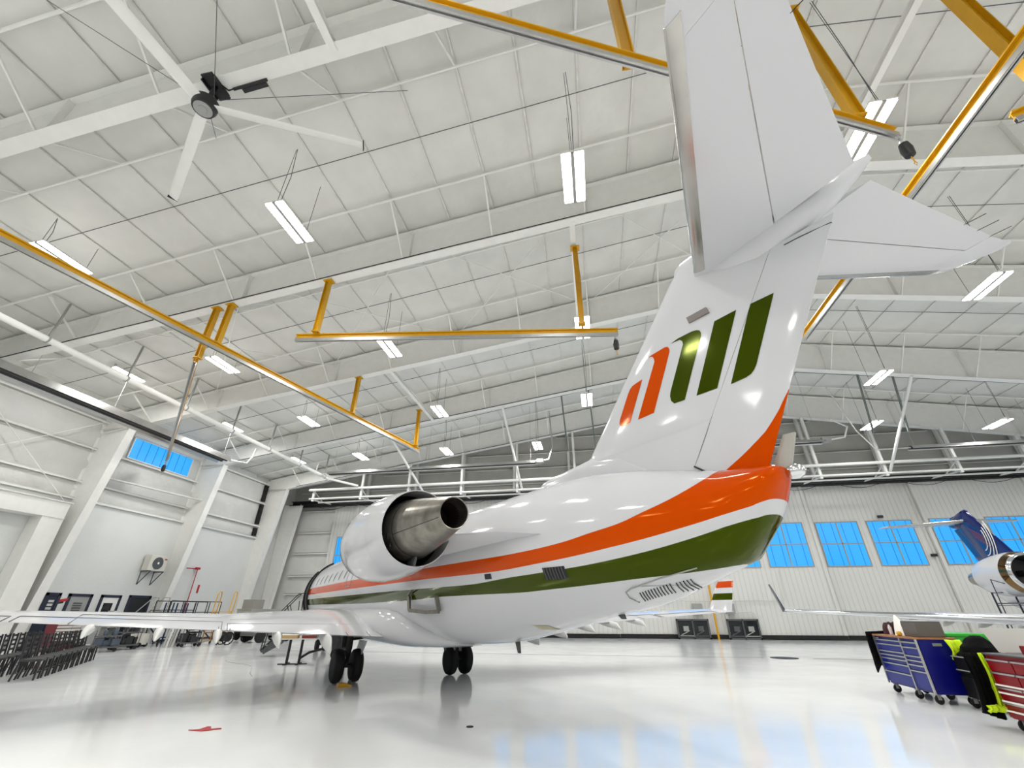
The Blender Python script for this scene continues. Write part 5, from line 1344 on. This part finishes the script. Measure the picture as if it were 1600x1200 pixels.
def office_chair(label, x, y, rz):
    t_ = thing('office_chair', label, 'office chair', (x, y, 0), rz, None)
    q = MB(); q.box((0, 0, .5), (.5, .5, .08)); q.build('seat', BLKP, t_, .03)
    q = MB(); rings = [[(.03 * math.cos(a_) - .25 - .1 * (z - .6), w_ * math.sin(a_), z) for a_ in [2 * PI * j / 16 for j in range(16)]] for z, w_ in ((.6, .18), (.75, .23), (1.2, .24), (1.42, .22), (1.5, .14))]; q.loft(rings); q.build('backrest', NAVY, t_)
    q = MB(); q.tube((0, 0, .1), (0, 0, .47), .03, 8)
    for k in range(5): a_ = 2 * PI * k / 5; q.beam((0, 0, .1), (.28 * math.cos(a_), .28 * math.sin(a_), .06), .04, .03)
    q.build('star_base', BLK, t_)
    for k in range(5):
        a_ = 2 * PI * k / 5; q = MB(); q.lathe((.28 * math.cos(a_), .28 * math.sin(a_), .03), (0, 1, 0), [(-.015, .03), (.015, .03)], 10); q.build('caster_wheel', BLKR, t_)
office_chair('dark office chair between the first two doors in the left wall', -25.3, 19.75, 0.3)
office_chair('dark office chair beside the white door in the left wall', -25.4, 23.35, -0.2)
office_chair('dark office chair below the red wall pipe', -24.9, 26.9, 0)
simple('printer', 'cream printer on a small stand near the left wall doors', 'printer', (-25.1, 21.45, 0), 0, [('stand', GREY, lambda q: (q.bbox((-.3, -.35, .0), (.3, -.31, .9)), q.bbox((-.3, .31, 0), (.3, .35, .9)), q.bbox((-.3, -.35, .88), (.3, .35, .92)))), ('body', LTGREY, lambda q: (q.bbox((-.25, -.3, .92), (.25, .3, 1.22)), q.bbox((-.2, -.2, 1.22), (.2, .3, 1.66)))), ('paper_tray', DKGREY, lambda q: q.bbox((.25, -.2, 1.0), (.4, .2, 1.03)))])
simple('push_mower_cart', 'cream wheeled machine with a loop handle by the left wall', 'machine', (-23.6, 22.0, 0), .3, [('body', BEIGE, lambda q: q.bbox((-.3, -.28, .12), (.3, .3, .62))), ('handle', BLK, lambda q: q.path([(-.28, -.2, .55), (-.5, -.2, 1.1), (-.5, .2, 1.1), (-.28, .2, .55)], .025, 6)), ('wheel', BLKR, lambda q: w4(q, .22, .26, .12))])
# mobile stair (white/grey) next to the dark doorway
t_ = thing('mobile_stairs', 'grey mobile stairs with handrails in front of the dark doorway', 'mobile stairs', (-25.0, 23.2, 0), R(95))
q = MB()
for y in (-.35, .35): q.beam((-1.1, y, .1), (.6, y, 1.7), .05, .1); q.path([(-1.0, y, 1.0), (.5, y, 2.35), (.9, y, 2.35), (.9, y, .1)], .025, 6); q.tube((.6, y, .05), (.6, y, 1.7), .03, 6)
q.build('side_frame', GREY, t_)
for k in range(6):
    q = MB(); q.box((-.9 + .27 * k, 0, .3 + .26 * k), (.22, .66, .03)); q.build('tread', DKGREY, t_)
q = MB(); q.box((.75, 0, 1.7), (.4, .7, .04)); q.build('deck', DKGREY, t_)
# black railed work platform
t_ = thing('work_platform', 'long low work platform with black guardrails along the left wall', 'work platform', (-23.3, 24.2, 0), R(88))
q = MB(); q.bbox((-1.7, -.5, 1.0), (1.7, .5, 1.06)); q.build('deck', DKGREY, t_)
q = MB()
for y in (-.5, .5):
    for z in (1.6, 2.15): q.tube((-1.7, y, z), (1.7, y, z), .025, 6)
    for x in (-1.7, -.85, 0, .85, 1.7): q.tube((x, y, 0), (x, y, 2.15), .025, 6)
q.build('guardrail', BLK, t_)
for x in (-1.6, -.5, .5, 1.6):
    q = MB(); q.beam((x, -.5, .2), (x, .5, .9), .05, .05); q.build('brace', NAVY, t_)
# blue shelf unit
simple('shelf_rack', 'dark blue rack of folded chairs and hoses beside the work platform', 'rack', (-24.9, 25.2, 0), 0, [('frame', mat('petrol_blue', srgb(24, 52, 86), .5), lambda q: [q.bbox((-.3, y, 0), (-.24, y + .05, 2.1)) for y in (-.8, 0, .75)] + [q.bbox((.24, y, 0), (.3, y + .05, 2.1)) for y in (-.8, 0, .75)]), ('shelf', mat('petrol_blue', srgb(24, 52, 86), .5), lambda q: [q.bbox((-.3, -.8, z), (.3, .8, z + .04)) for z in (.3, 1.0, 1.7)])])
# folded grey boards leaning
t_ = thing('leaning_panels', 'stack of pale grey striped panels standing behind the wing fairings', 'panels', (-21.9, 22.3, 0), R(60))
for k in range(4):
    q = MB(); q.prism([(-.35 + .14 * k, -.02 + .05 * k, 0), (-.25 + .14 * k, -.02 + .05 * k, 0), (-.1 + .14 * k, .1 + .05 * k, 1.15), (-.2 + .14 * k, .1 + .05 * k, 1.15)], (0, .03, 0)); q.build('panel', LTGREY if k % 2 else GREY, t_)
# dark equipment carts under the wing
def eq_cart(label, x, y, rz, l=1.0, dz=.75, m_=None, seed=1):
    rnd = random.Random(seed)
    t_ = thing('equipment_cart', label, 'equipment cart', (x, y, 0), rz)
    q = MB(); q.bbox((-l / 2, -.32, .16), (l / 2, .32, .22)); q.bbox((-l / 2, -.32, dz), (l / 2, .32, dz + .04))
    for a_ in (-l / 2 + .03, l / 2 - .03):
        for b_ in (-.29, .29): q.tube((a_, b_, .15), (a_, b_, dz + .25), .018, 6)
    q.build('frame', DKGREY, t_)
    q = MB()
    for k in range(5): q.box((-l / 2 + .15 + rnd.random() * (l - .3), -.15 + rnd.random() * .3, .22 + rnd.random() * .12 + .1), (.2 + .15 * rnd.random(), .25, .25 + .15 * rnd.random()), rz=rnd.random())
    for k in range(3): q.lathe((-l / 2 + .2 + rnd.random() * (l - .4), 0, dz + .05), (0, 0, 1), [(0, .08), (.15 + .1 * rnd.random(), .08), (.2 + .1 * rnd.random(), .03)], 12)
    q.build('load', m_ or BLKP, t_)
    for a_ in (-l / 2 + .12, l / 2 - .12):
        for b_ in (-.27, .27):
            q = MB(); q.lathe((a_, b_, .085), (0, 1, 0), [(-.025, .05), (-.025, .08), (.025, .08), (.025, .05)], 14); q.build('wheel', BLKR, t_)
eq_cart('black loaded cart left of the pale striped panels', -22.9, 20.6, R(60), 1.1, .7, None, 2)
eq_cart('black loaded cart with white jugs right of the pale striped panels', -21.4, 22.9, R(60), 1.0, .8, None, 5)
eq_cart('dark cart with blue-grey crate under the wing near the chairs', -22.4, 19.3, R(50), 1.0, .6, mat('slate_crate', srgb(70, 80, 92), .6), 9)
# wheelchair-like hose reel cart
t_ = thing('hose_reel_cart', 'black cart with two spoked wheels behind the wing', 'cart', (-20.5, 24.3, 0), R(70))
for s_ in (-1, 1):
    q = MB(); q.lathe((0, s_ * .3, .33), (0, 1, 0), [(-.025, .27), (-.025, .32), (.025, .32), (.025, .27)], 28, 0, False)
    for k in range(6): a_ = PI * k / 3; q.tube((0, s_ * .3, .33), (.28 * math.cos(a_), s_ * .3, .33 + .28 * math.sin(a_)), .01, 5)
    q.build('wheel', BLKR, t_)
q = MB(); q.lathe((0, -.25, .4), (0, 1, 0), [(0, .24), (.02, .24), (.03, .12), (.47, .12), (.48, .24), (.5, .24)], 24); q.path([(0, -.2, .33), (-.5, -.2, .95), (-.5, .2, .95), (0, .2, .33)], .02, 6); q.build('reel', BLKP, t_)
# yellow step ladder
t_ = thing('rolling_ladder', 'yellow rolling step ladder with two looped handrails', 'ladder', (-21.7, 24.9, 0), R(115))
q = MB()
for s_ in (-1, 1):
    y = s_ * .42
    q.tube((-.75, y, .1), (.25, y, 1.65), .028, 8); q.tube((.85, y, .1), (.35, y, 1.65), .028, 8)
    q.path([(-.25, y, .95), (-.15, y, 1.9), (-.05, y, 2.55), (.15, y, 2.68), (.5, y, 2.68), (.62, y, 2.5), (.5, y, 1.65)], .028, 8)
    q.tube((-.7, y, .15), (.85, y, .15), .024, 6)
q.build('rail_frame', YEL, t_)
for k in range(6):
    q = MB(); q.box((-.62 + .17 * k, 0, .32 + .26 * k), (.2, .8, .03)); q.build('tread', YEL if k > 3 else REDB, t_)
q = MB(); w4(q, .75, .4, .06); q.build('caster_wheel', BLKR, t_)
# grey cabinets / ground power unit
simple('ground_power_unit', 'long grey wheeled ground power unit right of the yellow ladder', 'ground power unit', (-22.6, 29.6, 0), R(88), [('housing', mat('unit_grey', srgb(168, 168, 160), .5), lambda q: (q.bbox((-1.7, -.55, .55), (1.7, .55, 1.75)), q.bbox((-1.75, -.58, 1.75), (1.75, .58, 1.8)))), ('vent_panel', DKGREY, lambda q: q.bbox((.9, -.57, .8), (1.55, -.54, 1.65))), ('wheel', BLKR, lambda q: w4(q, 1.2, .5, .3)), ('chassis', BLK, lambda q: q.bbox((-1.6, -.45, .4), (1.6, .45, .55)))])
simple('storage_box', 'tan-grey box sitting on the grey ground power unit', 'box', (-22.75, 28.7, 1.8), 0, [('box', mat('taupe_box', srgb(150, 146, 138), .6), lambda q: q.bbox((-.4, -.5, 0), (.4, .5, .55)))])
t_ = thing('tow_tractor', 'low dark tow tractor with black tyres behind the near wing', 'tow tractor', (-20.4, 27.6, 0), R(75))
q = MB(); q.bbox((-1.4, -.6, .35), (1.4, .6, .75)); q.bbox((-1.3, -.55, .75), (.2, .55, 1.0)); q.build('body', mat('tractor_grey', srgb(96, 98, 96), .5), t_, .04)
q = MB(); q.path([(.5, -.1, .75), (.7, -.1, 1.05)], .02, 6); q.lathe((.72, -.1, 1.07), (.6, 0, 1), [(0, .16), (.02, .16), (.02, .13)], 18); q.build('steering_wheel', BLK, t_)
for x in (-.95, .95):
    for y in (-.62, .62):
        q = MB(); q.lathe((x, y, .32), (0, 1, 0), [(-.1, .18), (-.1, .29), (-.06, .32), (.06, .32), (.1, .29), (.1, .18)], 22); wh = q.build('tyre', BLKR, t_)
        q = MB(); q.lathe((x, y, .32), (0, 1, 0), [(-.07, .15), (-.05, .17), (.05, .17), (.07, .15)], 16); q.build('wheel_hub', LTGREY if x > 0 else DKGREY, wh)
